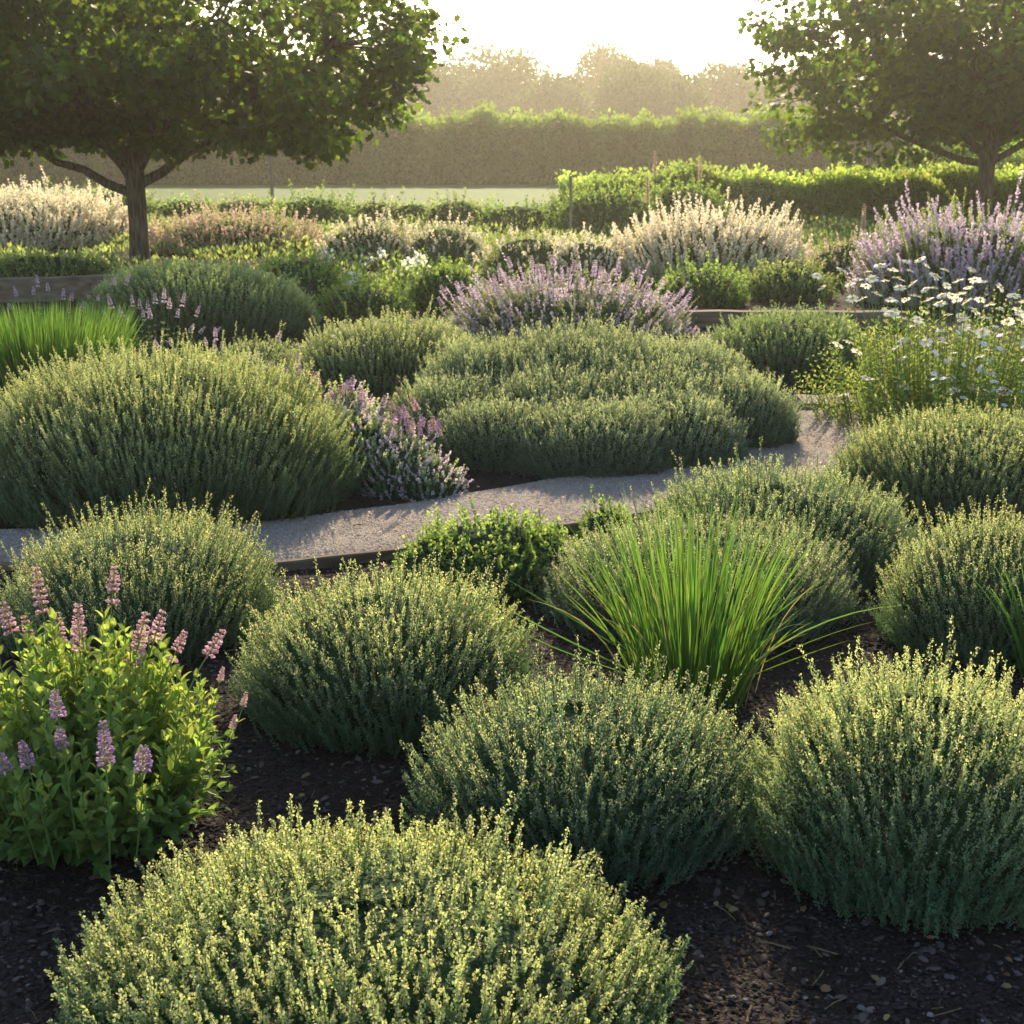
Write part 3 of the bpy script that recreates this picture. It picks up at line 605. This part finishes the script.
# big catmint in the centre back
e2, (X, D, Rr, H) = mound('broad lilac catmint in bloom behind the lobed bush', (448, 688, 282, 345), 'lav_leaf', 'lilac', cat='catmint', name='catmint_plant', ry=.7, sp=.055, spx=3.5, plume=.26, plume_p=.6, pl_size=.9, stray=.18, stray_p=.35, jit=.05, L=.7, Lmax=.5, K=4, ll=.022, lpx=2.6, out=.85, tipspan=.3, fan=.4)
rng = np.random.default_rng(91); gst = Geo()
for k in range(60):
    a = rng.uniform(0, 6.28); q = rng.random() ** .5; bx, by = math.cos(a) * q * Rr * .95, math.sin(a) * q * Rr * .62
    zt = H * (1 - .55 * q ** 2.5) + rng.uniform(-.02, .14); p = np.array([bx * 1.10, by * 1.10, zt])
    gst.tube(bez((bx * .7, by * .7, zt * .4), (bx, by, zt * .7), p, 4), .003, 4)
    put('flower_spike', LAVS[k % 2], e2, p, (bx * .5, by * .5, 1), rng.uniform(1.0, 1.5), k)
gst.build('flower_stems', M['greenstem'], e2)

# ---------------------------------------------------------------- daisies
rng = np.random.default_rng(3)
def daisy_meshes(rng):
    g = Geo(); n = 17; a = np.arange(n) * 6.283 / n + rng.normal(0, .05, n)
    d = np.stack([np.cos(a), np.sin(a), rng.normal(-.12, .10, n)], 1)
    tv = np.array([(0, 0, 0), (.16, .35, .03), (.17, .8, .0), (0, 1, -.03), (-.17, .8, 0), (-.16, .35, .03)])
    g.scatter(tv, ROUND_F, d * .006, d, np.tile([0, 0, 1.], (n, 1)), .027 * rng.uniform(.9, 1.08, n), rng.random(n), .5)
    h = g.mesh('daisy_petals', M['white_petal'])
    g2 = Geo(); g2.dome(0, 0, -.001, .0095, .0095, .007, rng, n=10, k=4, lump=.02); g2.add([(.009 * math.cos(q), .009 * math.sin(q), -.002) for q in np.arange(10) * .628], [range(10)])
    return h, g2.mesh('daisy_disc', M['disc'])
DA = [daisy_meshes(rng) for _ in range(2)]
yd = 8.35
dx0 = at(950, 420, yd).x
e = thing('daisy_plant', 'tall clump of white daisies with yellow centres, right side', 'daisies', (dx0, yd, 0)); gl = Geo(); gs = Geo()
pts_px = [(817, 276), (822, 288), (838, 345), (848, 342), (857, 352), (843, 395), (866, 378), (841, 270), (850, 285), (868, 272), (880, 266), (893, 270), (906, 262), (920, 260), (927, 266), (945, 270), (958, 281), (972, 270), (983, 282), (1001, 288), (1014, 296), (866, 286), (877, 294), (890, 300), (900, 288), (912, 284), (925, 290), (935, 276), (947, 286), (960, 294), (852, 299), (862, 299), (895, 312), (887, 312), (918, 320), (928, 300), (940, 304), (952, 296), (966, 302), (980, 300), (990, 305), (975, 311), (1000, 309), (905, 300), (915, 296), (933, 288), (942, 296), (957, 300), (910, 271), (899, 279), (885, 281), (872, 279), (968, 288), (975, 280), (1018, 310), (858, 280), (901, 318), (925, 312), (948, 315), (962, 320), (985, 318), (1008, 322), (940, 331), (970, 330)]
for _k in range(34):
    _x = rng.uniform(868, 1040); pts_px.append((_x, rng.uniform(300, 398)))
for i, (px, py) in enumerate(pts_px):
    edge = px < 850 and py > 290 or px < 830
    y = yd + (rng.uniform(-.45, .45) if not edge else rng.uniform(-.35, -.1)); y = y if py < 310 else yd - rng.uniform(.3, .6); v = at(px, py, y); p = np.array([v.x - dx0, v.y - yd, v.z])
    b = np.array([p[0] * .72, p[1] * .7, .02]); mid = b * .45 + p * .55; mid[0] = b[0] * .55 + p[0] * .45
    pts = bez(b, mid, p, 8)
    leafy(gl, gs, pts, .05, rng, step=.035, start=.1, r=.0028, end=.72, K=2)
    h = put('flower_head', DA[i % 2][0], e, p + np.array([0, 0, .004]), (rng.normal(0, .4), rng.normal(-.05, .4), 1), rng.uniform(.85, 1.3), i)
    put('yellow_disc', DA[i % 2][1], h, (0, 0, .001))
for k in range(330):    # leafy stems of the clump
    a = rng.uniform(0, 6.28); q = rng.random() ** .5; tx = math.cos(a) * q * .95; ty = math.sin(a) * q * .60
    hh = (.70 + .12 * tx) * rng.uniform(.35, 1.15) * (1 - .25 * q ** 3); hh = min(hh, .84)
    if tx < -.5: hh *= .85
    leafy(gl, gs, bez((tx * .8, ty * .8, .0), (tx * .9, ty * .9, hh * .6), (tx, ty, hh), 6), .038, rng, step=.036, start=.1, r=.002, tipv=(0, 1))
gl.build('leaves', M['daisy_leaf'], e); gs.build('stems', M['greenstem'], e)
# small lilac asters standing in the daisies' lower right
yb = 7.75; ax0 = at(985, 420, yb).x
e = thing('aster_plant', 'small pale lilac asters below the daisies at the right edge', 'asters', (ax0, yb, 0)); gl = Geo(); gs = Geo()
gA = Geo(); n = 11; a = np.arange(n) * 6.283 / n; d = np.stack([np.cos(a), np.sin(a), 0 * a], 1)
gA.scatter(NARROW * np.array([1.6, 1, 1]), LEAF_F, d * .003, d, np.tile([0, 0, 1.], (n, 1)), .02, rng.random(n), .5); AST = gA.mesh('aster_petals', leafmat('aster_petal', (.72, .71, .78), (.82, .80, .86), .3, hue=.01, val=.15, tcol=(1.1, 1, 1.1)))
for k in range(64):
    px = rng.uniform(925, 1060); py = rng.uniform(300, 408); 
    if py < 345 + (1010 - px) * .35: py += 25
    y = yb + rng.uniform(-.3, .3); v = at(px, py, y); p = np.array([v.x - ax0, v.y - yb, v.z])
    leafy(gl, gs, bez((p[0] * .8, p[1] * .8, .0), (p[0] * .9, p[1] * .9, p[2] * .6), p, 6), .036, rng, step=.034, start=.15, r=.0018, end=.9)
    put('flower_head', AST, e, p, (rng.normal(0, .5), rng.normal(-.2, .4), 1), rng.uniform(.8, 1.2), k)
gl.build('leaves', M['bush_bright'], e); gs.build('stems', M['greenstem'], e)

# ---------------------------------------------------------------- middle distance plants
PL = dict(ry=.75, sp=.07, spx=3.1, plume=.36, pl_size=1.15, stray=.30, stray_p=.35, jit=.06, L=.75, Lmax=.7, K=4, ll=.03, lpx=2.5, npx=2.0, out=.55, tipspan=.3, maxs=3500)
mound('large pale silver flowering bush at the centre right back', (612, 808, 215, 285), 'lav_leaf', 'pale_plume', cat='silver bush', name='silver_bush', **PL)
mound('white plumed bush at the far left behind the tree', (-70, 138, 196, 250), 'bush_soft', 'pale_plume', cat='silver bush', name='silver_bush', **PL)
mound('rosy flowering bush just right of the left trunk', (146, 322, 214, 256), 'bush_soft', 'rosy_plume', cat='flowering bush', name='flowering_bush', **{**PL, 'plume': .3, 'plume_p': .7, 'stray': .15})
mound('pale lavender mound left of centre at the back', (318, 418, 220, 268), 'thyme_silver', 'pale_plume', cat='lavender', name='lavender_mound', **{**PL, 'plume': .22, 'stray': .12, 'plume_p': .6})
mound('second pale lavender mound, between the first and the centre', (400, 488, 224, 270), 'thyme_silver', 'pale_plume', cat='lavender', name='lavender_mound', **{**PL, 'plume': .2, 'stray': .12, 'plume_p': .6})
mound('pale yellow green grassy mound at the centre back', (478, 580, 234, 280), 'bush_soft', 'pale_plume', cat='flowering bush', name='flowering_bush', **{**PL, 'plume': .18, 'plume_p': .5, 'stray': .12})
mound('cream flowered low bush left of the silver bush', (548, 630, 238, 282), 'bush_soft', 'pale_plume', cat='flowering bush', name='flowering_bush', **{**PL, 'plume': .35, 'stray': .12})
mound('tall pink and purple flowering bush behind the daisies', (856, 1090, 215, 312), 'bush_soft', 'lilac', cat='flowering bush', name='flowering_bush', **{**PL, 'plume': .34, 'plume_p': .6, 'stray': .30, 'stray_p': .3})
mound('low rosy bush left of the purple flowering bush', (800, 900, 238, 290), 'bush_soft', 'rosy_plume', cat='flowering bush', name='flowering_bush', **{**PL, 'plume': .25, 'plume_p': .35, 'stray': .2})
GB = dict(ry=.8, sp=.06, spx=4.0, ll=.03, lpx=3.0, npx=2.4, K=4, L=.5, Lmax=.4, leaf=ROUND, lf=ROUND_F, stray=.10, stray_p=.25, jit=.04, tipspan=.45, out=.8, lump=.09, maxs=2600)
def bush(label, box, lmat='bush_bright', **kw):
    if box[3] < 240: box = (box[0] - 9, box[1] + 9, box[2] + 8, box[3])
    return mound(label, box, lmat, None, cat='green shrub', name='green_shrub', **{**GB, **kw})
bush('rounded green shrub below the silver bush, on the left', (655, 748, 266, 310))
bush('wider green shrub below the silver bush, on the right', (742, 834, 262, 304), 'bush_soft')
bush('yellow green shrub right of the dark thyme mound', (250, 345, 256, 306))
bush('small round green shrub left of the catmint', (408, 482, 262, 312), 'bush_bright')
bush('low green shrub above the small thyme lump', (318, 412, 282, 322))
bush('pale sedum row above the curved timber edging', (-20, 118, 252, 286), 'bush_soft', ry=.5)
# leafy weeds with white flowers
rng = np.random.default_rng(14)
yw = dist(300); wx0 = at(368, 300, yw).x
e = thing('leafy_plant', 'big leaved plant with white flowers among the green shrubs', 'leafy plant', (wx0, yw, 0)); gl = Geo(); gs = Geo(); gf = Geo()
for k in range(44):
    px = rng.uniform(325, 425); py = rng.uniform(248, 285); v = at(px, py, yw + rng.uniform(-.4, .4)); p = np.array([v.x - wx0, v.y - yw, v.z])
    leafy(gl, gs, bez((p[0] * .85, p[1] * .8, 0), (p[0] * .9, p[1] * .9, p[2] * .6), p, 6), .13, rng, step=.09, start=.15, r=.006)
    if k % 3 == 0:
        n = 16; gf.scatter(ROUND, ROUND_F, np.repeat(p[None], n, 0) + rng.normal(0, .035, (n, 3)), rng.normal(0, 1, (n, 3)), rng.normal(0, 1, (n, 3)), .05, rng.random(n), .5)
gl.build('leaves', M['bush_bright'], e); gs.build('stems', M['greenstem'], e); tag(gf.build('flowers', M['white_petal'], e), kind='stuff')
# clipped shrubs on the far side of the garden
HB = dict(ry=.6, sp=.12, spx=3.6, ll=.06, lpx=3.0, npx=2.6, L=.5, Lmax=.7, stray=.25, stray_p=.2, jit=.07, maxs=2200)
for lab, bx, lm in (('green shrub at the far left edge behind the plumed bush', (-40, 72, 184, 226), 'bush_bright'), ('green shrub just left of the left trunk', (60, 150, 180, 222), 'bush_soft'),
    ('low green shrub just right of the left trunk', (158, 218, 190, 220), 'bush_bright'), ('bright green shrub left of the thin post', (208, 276, 190, 222), 'bush_soft'), ('largest round green shrub right of the thin post', (276, 350, 186, 232), 'bush_bright'),
    ('low shrub between the round shrub and the centre', (344, 402, 192, 226), 'bush_soft'), ('round shrub left of centre below the lawn strip', (396, 436, 194, 226), 'bush_bright'), ('dark green round shrub at the centre below the lawn', (430, 486, 190, 230), 'bush_soft'),
    ('pale low shrub at the centre below the lawn strip', (482, 552, 195, 232), 'bush_bright'), ('tall shrub left of the garden stake', (548, 582, 188, 232), 'bush_soft'), ('yellow green shrub behind the silver bush, on its left', (560, 652, 178, 236), 'bush_bright'),
    ('bushy shrub behind the silver bush, in its middle', (640, 720, 174, 232), 'bush_bright'), ('bushy shrub behind the silver bush, on its right', (706, 790, 168, 226), 'bush_soft')):
    bush(lab, bx, lm, **HB)

# ---------------------------------------------------------------- hedges
def hedge(label, x0, x1, y, H, T, leaf, n, size, name='hedge', seed=1, lump=.55, slope=0, group=None, amp=.0):
    rng = np.random.default_rng(seed); W = x1 - x0; e = thing(name, label, 'hedge', ((x0 + x1) / 2, y, -.12), group)
    def top(x): return H * (1 + amp * np.abs(np.sin(x * .83 + seed)) - amp * .5 + amp * .6 * np.abs(np.sin(x * 1.9 + 1)) + .03 * np.sin(x * 1.3 + seed) + .045 * np.sin(x * .47 + 2) + .03 * np.sin(x * 3.1) + .02 * np.sin(x * 5.7 + 1))
    def bulge(x, z): return lump * (np.sin(x * 1.1 + .5 * z) + np.sin(x * 2.3 - z * .6 + 2) + .7 * np.sin(x * 5.1 + z)) * .45
    g = Geo(); gc = Geo()
    which = rng.random(n); x = rng.uniform(-W / 2, W / 2, n); zz = rng.random(n) ** .9
    Ht = top(x); fr = which < .58; tp = (which >= .58) & (which < .9)
    Y = np.where(fr, -T / 2, np.where(tp, rng.uniform(-T / 2, T / 2, n), T / 2)); Z = np.where(tp, Ht, zz * Ht)
    Y = Y + np.where(~tp, bulge(x, Z) * (1 if T > 2 else .5) + rng.normal(0, size * .9, n), 0); Z = Z + np.where(tp, np.minimum(rng.exponential(size * .9, n), size * 3.2) * (.6 + .6 * np.sin(x * 3.3 + 2 * Y) ** 2) - size * .4, 0)
    Y += np.where(fr, .25 * T * sstep(.75, 1, Z / Ht), 0)
    d = np.stack([rng.normal(0, .5, n), np.where(tp, 0, np.sign(Y) * .6) + rng.normal(0, .4, n), rng.uniform(.1, 1.2, n)], 1)
    nrm = rng.normal(0, 1, (n, 3))
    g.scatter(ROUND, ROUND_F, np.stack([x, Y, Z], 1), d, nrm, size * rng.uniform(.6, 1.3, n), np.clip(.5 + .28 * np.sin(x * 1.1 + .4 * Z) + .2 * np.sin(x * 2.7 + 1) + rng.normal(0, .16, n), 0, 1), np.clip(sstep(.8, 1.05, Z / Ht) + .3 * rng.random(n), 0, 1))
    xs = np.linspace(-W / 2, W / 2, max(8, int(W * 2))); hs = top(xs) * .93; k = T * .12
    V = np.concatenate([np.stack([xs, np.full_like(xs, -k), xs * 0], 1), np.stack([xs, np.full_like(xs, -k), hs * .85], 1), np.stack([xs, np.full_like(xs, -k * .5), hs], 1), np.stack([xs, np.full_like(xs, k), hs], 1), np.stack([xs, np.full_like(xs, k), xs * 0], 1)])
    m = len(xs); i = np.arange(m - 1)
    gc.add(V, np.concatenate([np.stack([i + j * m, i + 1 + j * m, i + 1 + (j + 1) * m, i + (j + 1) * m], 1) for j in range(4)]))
    g.build('leaves', M[leaf], e); gc.build('inner_growth', M['core'], e); return e
yh = dist(182); 
hedge('long tall clipped hedge across the far side of the lawn', -42, 42, yh, CAM_H - yh * math.tan(ang(127)) + .12, 2.4, 'hedge_leaf', 90000, .19, seed=3, amp=.10, lump=.9)
yh2 = dist(224)
def hx(px, y): return at(px, 200, y).x
hedge('bright low hedge running from the silver bush towards the right tree', hx(560, yh2), hx(935, yh2), yh2, CAM_H - yh2 * math.tan(ang(181)), 1.3, 'bush_bright', 26000, .085, seed=9, lump=.8, amp=.22)
hedge('low hedge beyond the right tree trunk at the right edge', hx(925, yh2), hx(1140, yh2), yh2 + 1.5, CAM_H - (yh2 + 1) * math.tan(ang(178)), 1.3, 'bush_bright', 12000, .085, seed=12, lump=.6, amp=.2)
yb2 = 44
for lab, x0, x1, t, seed in (('big round shrub left of the right tree trunk', 898, 985, 136, 4), ('big round shrub behind the right tree at the right edge', 975, 1090, 142, 5)):
    X = at((x0 + x1) / 2, 160, yb2).x; Rr = (x1 - x0) / 2 / FPX * yb2; H = CAM_H - yb2 * math.tan(ang(t))
    e = thing('round_shrub', lab, 'green shrub', (X, yb2, -.12)); gl, gs, gf, gc = Geo(), Geo(), Geo(), Geo()
    st = dict(DEF); st.update(GB); st.update(HB)
    sprig_mound(gl, gs, gf, gc, [(0, 0, Rr, Rr, H), (-.5 * Rr, -.2 * Rr, .6 * Rr, .6 * Rr, H * .7), (.5 * Rr, -.3 * Rr, .6 * Rr, .6 * Rr, H * .75)], st, np.random.default_rng(seed), yb2 / FPX)
    gl.build('foliage', M['bush_bright'], e); gs.build('stems', M['stem'], e); gc.build('inner_growth', M['core'], e)

# ---------------------------------------------------------------- the two garden trees
def tree(label, base, trunk_r, fork, crown, n_cl, per, lsize, seed, limbs, clr=.42, extra=()):
    """crown = (cx, cy, cz, rx, ry, rz_up, rz_down) in tree coordinates"""
    rng = np.random.default_rng(seed); e = thing('garden_tree', label, 'tree', (base[0], base[1], 0))
    gt = Geo(); gl = Geo(); cx, cy, cz, rx, ry, ru, rd = crown
    zt = cz + ru * .8
    tr = [(0, 0, -.15, trunk_r * 1.45), (0, 0, .05, trunk_r * 1.15), (.01, 0, fork * .5, trunk_r), (.0, 0, fork, trunk_r * 1.02), (.06, .05, fork + .7, trunk_r * .62), (.0, .1, (fork + zt) / 2 + .3, trunk_r * .36), (-.05, .05, zt, trunk_r * .12)]
    gt.tube([q[:3] for q in tr], [q[3] for q in tr], 14)
    nodes_ = [np.array(q[:3]) for q in tr[3:]]
    for z0, end, r in limbs:
        p0 = np.array([0, 0, z0]); p2 = np.array(end); p1 = p0 * .45 + p2 * .55; p1[2] -= .08 * np.linalg.norm(p2 - p0) * (.6 if p2[2] > z0 + 1.2 else .25)
        pts = bez(p0, p1, p2, 9); pts[1:-1] += rng.normal(0, .03, (7, 3))
        gt.tube(pts, np.linspace(trunk_r * r, trunk_r * .10, 9), 9); nodes_ += [pts[k] for k in range(3, 9)]
    nodes_ = np.array(nodes_)
    C = []
    while len(C) < n_cl:
        d = rng.normal(0, 1, 3); d /= np.linalg.norm(d); q = rng.random() ** .42
        q *= 1 + .10 * math.sin(4 * math.atan2(d[1], d[0]) + seed) + .10 * math.sin(5 * d[2] + 3 * d[0] + seed) + .07 * math.sin(9 * d[0] + 7 * d[1])
        C.append(np.array([cx + rx * d[0] * q, cy + ry * d[1] * q, cz + (ru if d[2] > 0 else rd) * d[2] * q]))
    for px, py, n_, rr_ in extra:
        v = at(px, py, base[1]); 
        for _ in range(n_): C.append(np.array([v.x - base[0], 0, v.z]) + rng.normal(0, 1, 3) * np.array([rr_, .8, rr_ * .6]))
    C = np.array(C)
    for c_ in C:
        k = np.argmin(((nodes_ - c_) ** 2).sum(1)); s = nodes_[k]
        if rng.random() < .85: gt.tube(bez(s, (s + c_) / 2 + np.array([0, 0, .12]), c_, 5), np.linspace(trunk_r * .13, .006, 5), 4)
        m = int(per * rng.uniform(.6, 1.3)); rad = clr * rng.uniform(.7, 1.25)
        dd = unit(rng.normal(0, 1, (m, 3))); P = c_ + dd * (rng.random(m) ** .5)[:, None] * rad * np.array([1.15, 1.15, .62])
        Y = dd * .8 + np.array([0, 0, -.35]) + rng.normal(0, .4, (m, 3)); Z = np.array([0, 0, 1.]) + rng.normal(0, .9, (m, 3))
        gl.scatter(OAKL, OAKL_F, P, Y, Z, lsize * rng.uniform(.65, 1.25, m), np.clip(.35 * rng.random() + .65 * rng.random(m), 0, 1), rng.random(m))
    gt.build('trunk', M['bark'], e, smooth=True); gl.build('crown', M['oak'], e); return e
y1 = dist(270); x1 = at(138, 230, y1).x
tree('left garden tree with a dark spreading crown and straight trunk', (x1, y1), .125, 1.25, (-.1, 0, 2.8, 3.85, 3.5, 2.4, 1.25), 390, 86, .115, 41,
     [(1.0, (-2.6, .1, 2.35), .55), (1.15, (-1.7, .9, 3.2), .5), (1.12, (2.6, .2, 2.9), .58), (1.22, (1.6, -.9, 3.5), .5), (1.3, (-.8, -1.3, 3.4), .45), (1.4, (.4, 1.6, 3.8), .45), (1.45, (-1.9, -.6, 3.9), .4), (1.5, (1.5, .9, 4.2), .4)],
     extra=((392, 66, 5, .18), (405, 58, 2, .1), (372, 96, 5, .2), (380, 112, 2, .1), (350, 84, 5, .25), (335, 122, 2, .1), (318, 136, 2, .08), (295, 122, 5, .2), (255, 128, 4, .2), (60, 118, 5, .2), (20, 134, 5, .15), (90, 130, 3, .12)))
y2 = 31.0; x2 = at(984, 200, y2).x
tree('right garden tree with a sparser crown reaching past the frame', (x2, y2), .165, 1.45, (.2, 0, 3.5, 4.75, 4.2, 3.5, 1.9), 310, 80, .165, 47,
     [(1.3, (-3.6, .1, 2.6), .5), (1.35, (-2.4, .9, 4.2), .5), (1.3, (3.2, .2, 3.2), .5), (1.5, (1.8, -.9, 4.4), .5), (1.6, (-1.2, -1.3, 4.6), .45), (1.7, (.4, 1.6, 4.8), .45)], clr=.52,
     extra=((785, 80, 2, .2), (770, 74, 1, .1), (810, 104, 4, .3), (835, 122, 4, .3), (805, 138, 2, .15), (850, 140, 2, .2), (890, 134, 3, .25), (930, 128, 3, .25), (795, 45, 2, .2)))

# ---------------------------------------------------------------- posts and stakes
def post(label, px, pt, pb, wpx, name='wooden_post', mat='post'):
    y = dist(pb); x = at(px, pb, y).x; H = CAM_H - y * math.tan(ang(pt)); g = Geo(); r = wpx / 2 / FPX * y
    g.tube([(0, 0, -.2), (0.01, 0, H * .5), (0, 0, H)], [r, r * .97, r * .92], 8, cap=True)
    return tag(g.build(name, M[mat], loc=(x, y, 0)), label, 'post')
post('thin wooden post between the left tree and the round shrub', 273, 156, 224, 3.6)
post('thicker grey post below the right tree crown', 866, 144, 205, 4.4)
post('thin short post close beside the thicker grey post', 876, 158, 205, 2.4)
post('slim wooden stake at the left end of the bright low hedge', 570, 176, 240, 3.0, 'garden_stake')
# tall pink spires above the bright hedge
rng = np.random.default_rng(66)
for lab, px, py, yb_ in (('tall pink flower spire above the hedge, the left of two', 653, 153, 240), ('tall pink flower spire above the hedge, the right of two', 698, 157, 236), ('short faded pink spire beside the left end of the silver bush', 646, 178, 250), ('small orange flower spire in front of the bright hedge', 861, 206, 262)):
    y = dist(yb_); x = at(px, yb_, y).x; H = CAM_H - y * math.tan(ang(py)); e = thing('flower_spire', lab, 'tall flower', (x, y, 0))
    gs = Geo(); gs.tube([(0, 0, -.02), (.02, 0, H * .5), (0, 0, H)], [.012, .010, .004], 5); gs.build('stem', M['greenstem'], e)
    me = spike_mesh('spire_flowers', rng, H=.42, r=.020, whorls=15, per=7, mats=('rosy_plume', 'calyx'), gap=0, fs=.028)
    put('flower_spike', me, e, (0, 0, H - .40))

# ---------------------------------------------------------------- far woodland: separate trees
def far_tree(label, px, top, wpx, y, seed):
    y = y * 1.45; rng = np.random.default_rng(seed); X = at(px, 120, y).x; H = CAM_H - y * math.tan(ang(top)); Rr = wpx / 2 / FPX * y
    e = thing('woodland_tree', label, 'tree', (X, y, -.12), 'hazy woodland trees beyond the hedge'); gt = Geo(); gl = Geo()
    gt.tube([(0, 0, 0), (0, 0, H * .4), (.2, 0, H * .75)], [Rr * .07, Rr * .05, Rr * .02], 8)
    zc = H * .56; rz = H * .44
    for k in range(46):
        d = unit(rng.normal(0, 1, 3)); q = .74 * rng.random() ** .25 * (1 + .10 * math.sin(5 * d[0] + seed) + .1 * math.sin(6 * d[2] + 2 * seed))
        c_ = np.array([Rr * d[0] * q, Rr * d[1] * q, zc + rz * d[2] * q]); rad = Rr * rng.uniform(.26, .40); m = 420
        dd = unit(rng.normal(0, 1, (m, 3))); P = c_ + dd * (rng.random(m) ** .25)[:, None] * rad
        gl.scatter(ROUND, ROUND_F, P, dd + rng.normal(0, .5, (m, 3)), rng.normal(0, 1, (m, 3)), .42 * rng.uniform(.6, 1.3, m), np.clip(.5 * rng.random() + .5 * rng.random(m), 0, 1), rng.random(m))
        if k % 3 == 0: gt.tube([(0, 0, H * .35), tuple(c_)], [Rr * .03, Rr * .01], 4)
    gt.build('trunk', M['bark'], e); gl.build('crown', M['wood_leaf'], e)
for a_ in (('round hazy woodland tree left of centre, right of the tree crown', 492, 55, 150, 118, 1), ('hazy woodland tree at the centre with the highest bumpy top', 605, 47, 110, 128, 2), ('hazy tree just right of the highest centre tree', 658, 54, 80, 132, 3),
           ('broad low hazy tree in front of the centre woodland', 650, 74, 130, 100, 4), ('hazy tree right of centre with a flat top', 725, 66, 110, 120, 5), ('hazy tree peeping out left of the right tree crown', 785, 70, 120, 114, 6),
           ('hazy tree half behind the left tree crown', 425, 72, 120, 112, 7), ('hazy woodland tree seen behind the left tree trunk', 330, 62, 150, 120, 8), ('far hazy tree at the left frame edge', 40, 70, 200, 122, 9), ('far hazy tree behind the left trunk', 190, 66, 180, 116, 10),
           ('far hazy tree behind the right crown', 880, 64, 160, 120, 11), ('far hazy tree at the right frame edge', 1000, 60, 170, 118, 12), ('small hazy tree filling the dip between the two centre tops', 555, 76, 90, 108, 13)):
    far_tree(*a_)

# lawn grass where it can be seen close to
rng = np.random.default_rng(88); g = Geo(); n = 60000
y = rng.uniform(24, 42, n); x = rng.uniform(-1, 1, n) * .42 * y; P = np.stack([x, y, np.full(n, -.12)], 1)
g.scatter(NARROW, LEAF_F, P, np.stack([rng.normal(0, .4, n), rng.normal(0, .4, n), np.ones(n)], 1), rng.normal(0, 1, (n, 3)), rng.uniform(.08, .20, n), rng.random(n), rng.random(n))
tag(g.build('lawn_grass', M['grass']), 'tufty grass of the lawn beyond the planting beds', 'grass', kind='stuff')
# low ground cover between the back plants
g = Geo(); n = 70000; y = rng.uniform(13.5, 33, n); x = rng.uniform(-1, 1, n) * .42 * y
keep = (lown(x, y, .55, 2.0) > -.15 + .9 * sstep(19, 14, y)); x, y = x[keep], y[keep]; n = len(x)
P = np.stack([x, y, np.full(n, -.02) + rng.random(n) * .22 * (lown(x, y, .55, 2.0) + .6)], 1)
g.scatter(LEAF, LEAF_F, P, np.stack([rng.normal(0, .5, n), rng.normal(0, .5, n), np.ones(n)], 1), rng.normal(0, 1, (n, 3)), rng.uniform(.05, .11, n), rng.random(n), rng.random(n))
tag(g.build('ground_cover', M['bush_soft']), 'low green ground cover between the plants at the back', 'ground cover', kind='stuff')

# ---------------------------------------------------------------- haze
g = Geo(); g.box((-450, -12, -1.15), (450, 430, 30))
hz = g.build('haze', None or bpy.data.materials.new('haze')); tag(hz, 'warm morning haze hanging over the garden', 'haze', kind='stuff')
m = hz.data.materials[0]; m.use_nodes = True; t = m.node_tree; t.nodes.clear(); out = N(t, 'ShaderNodeOutputMaterial')
v = N(t, 'ShaderNodeVolumePrincipled'); v.inputs['Density'].default_value = .0008; v.inputs['Color'].default_value = (1.0, .93, .76, 1); v.inputs['Anisotropy'].default_value = .62
t.links.new(v.outputs[0], out.inputs['Volume'])
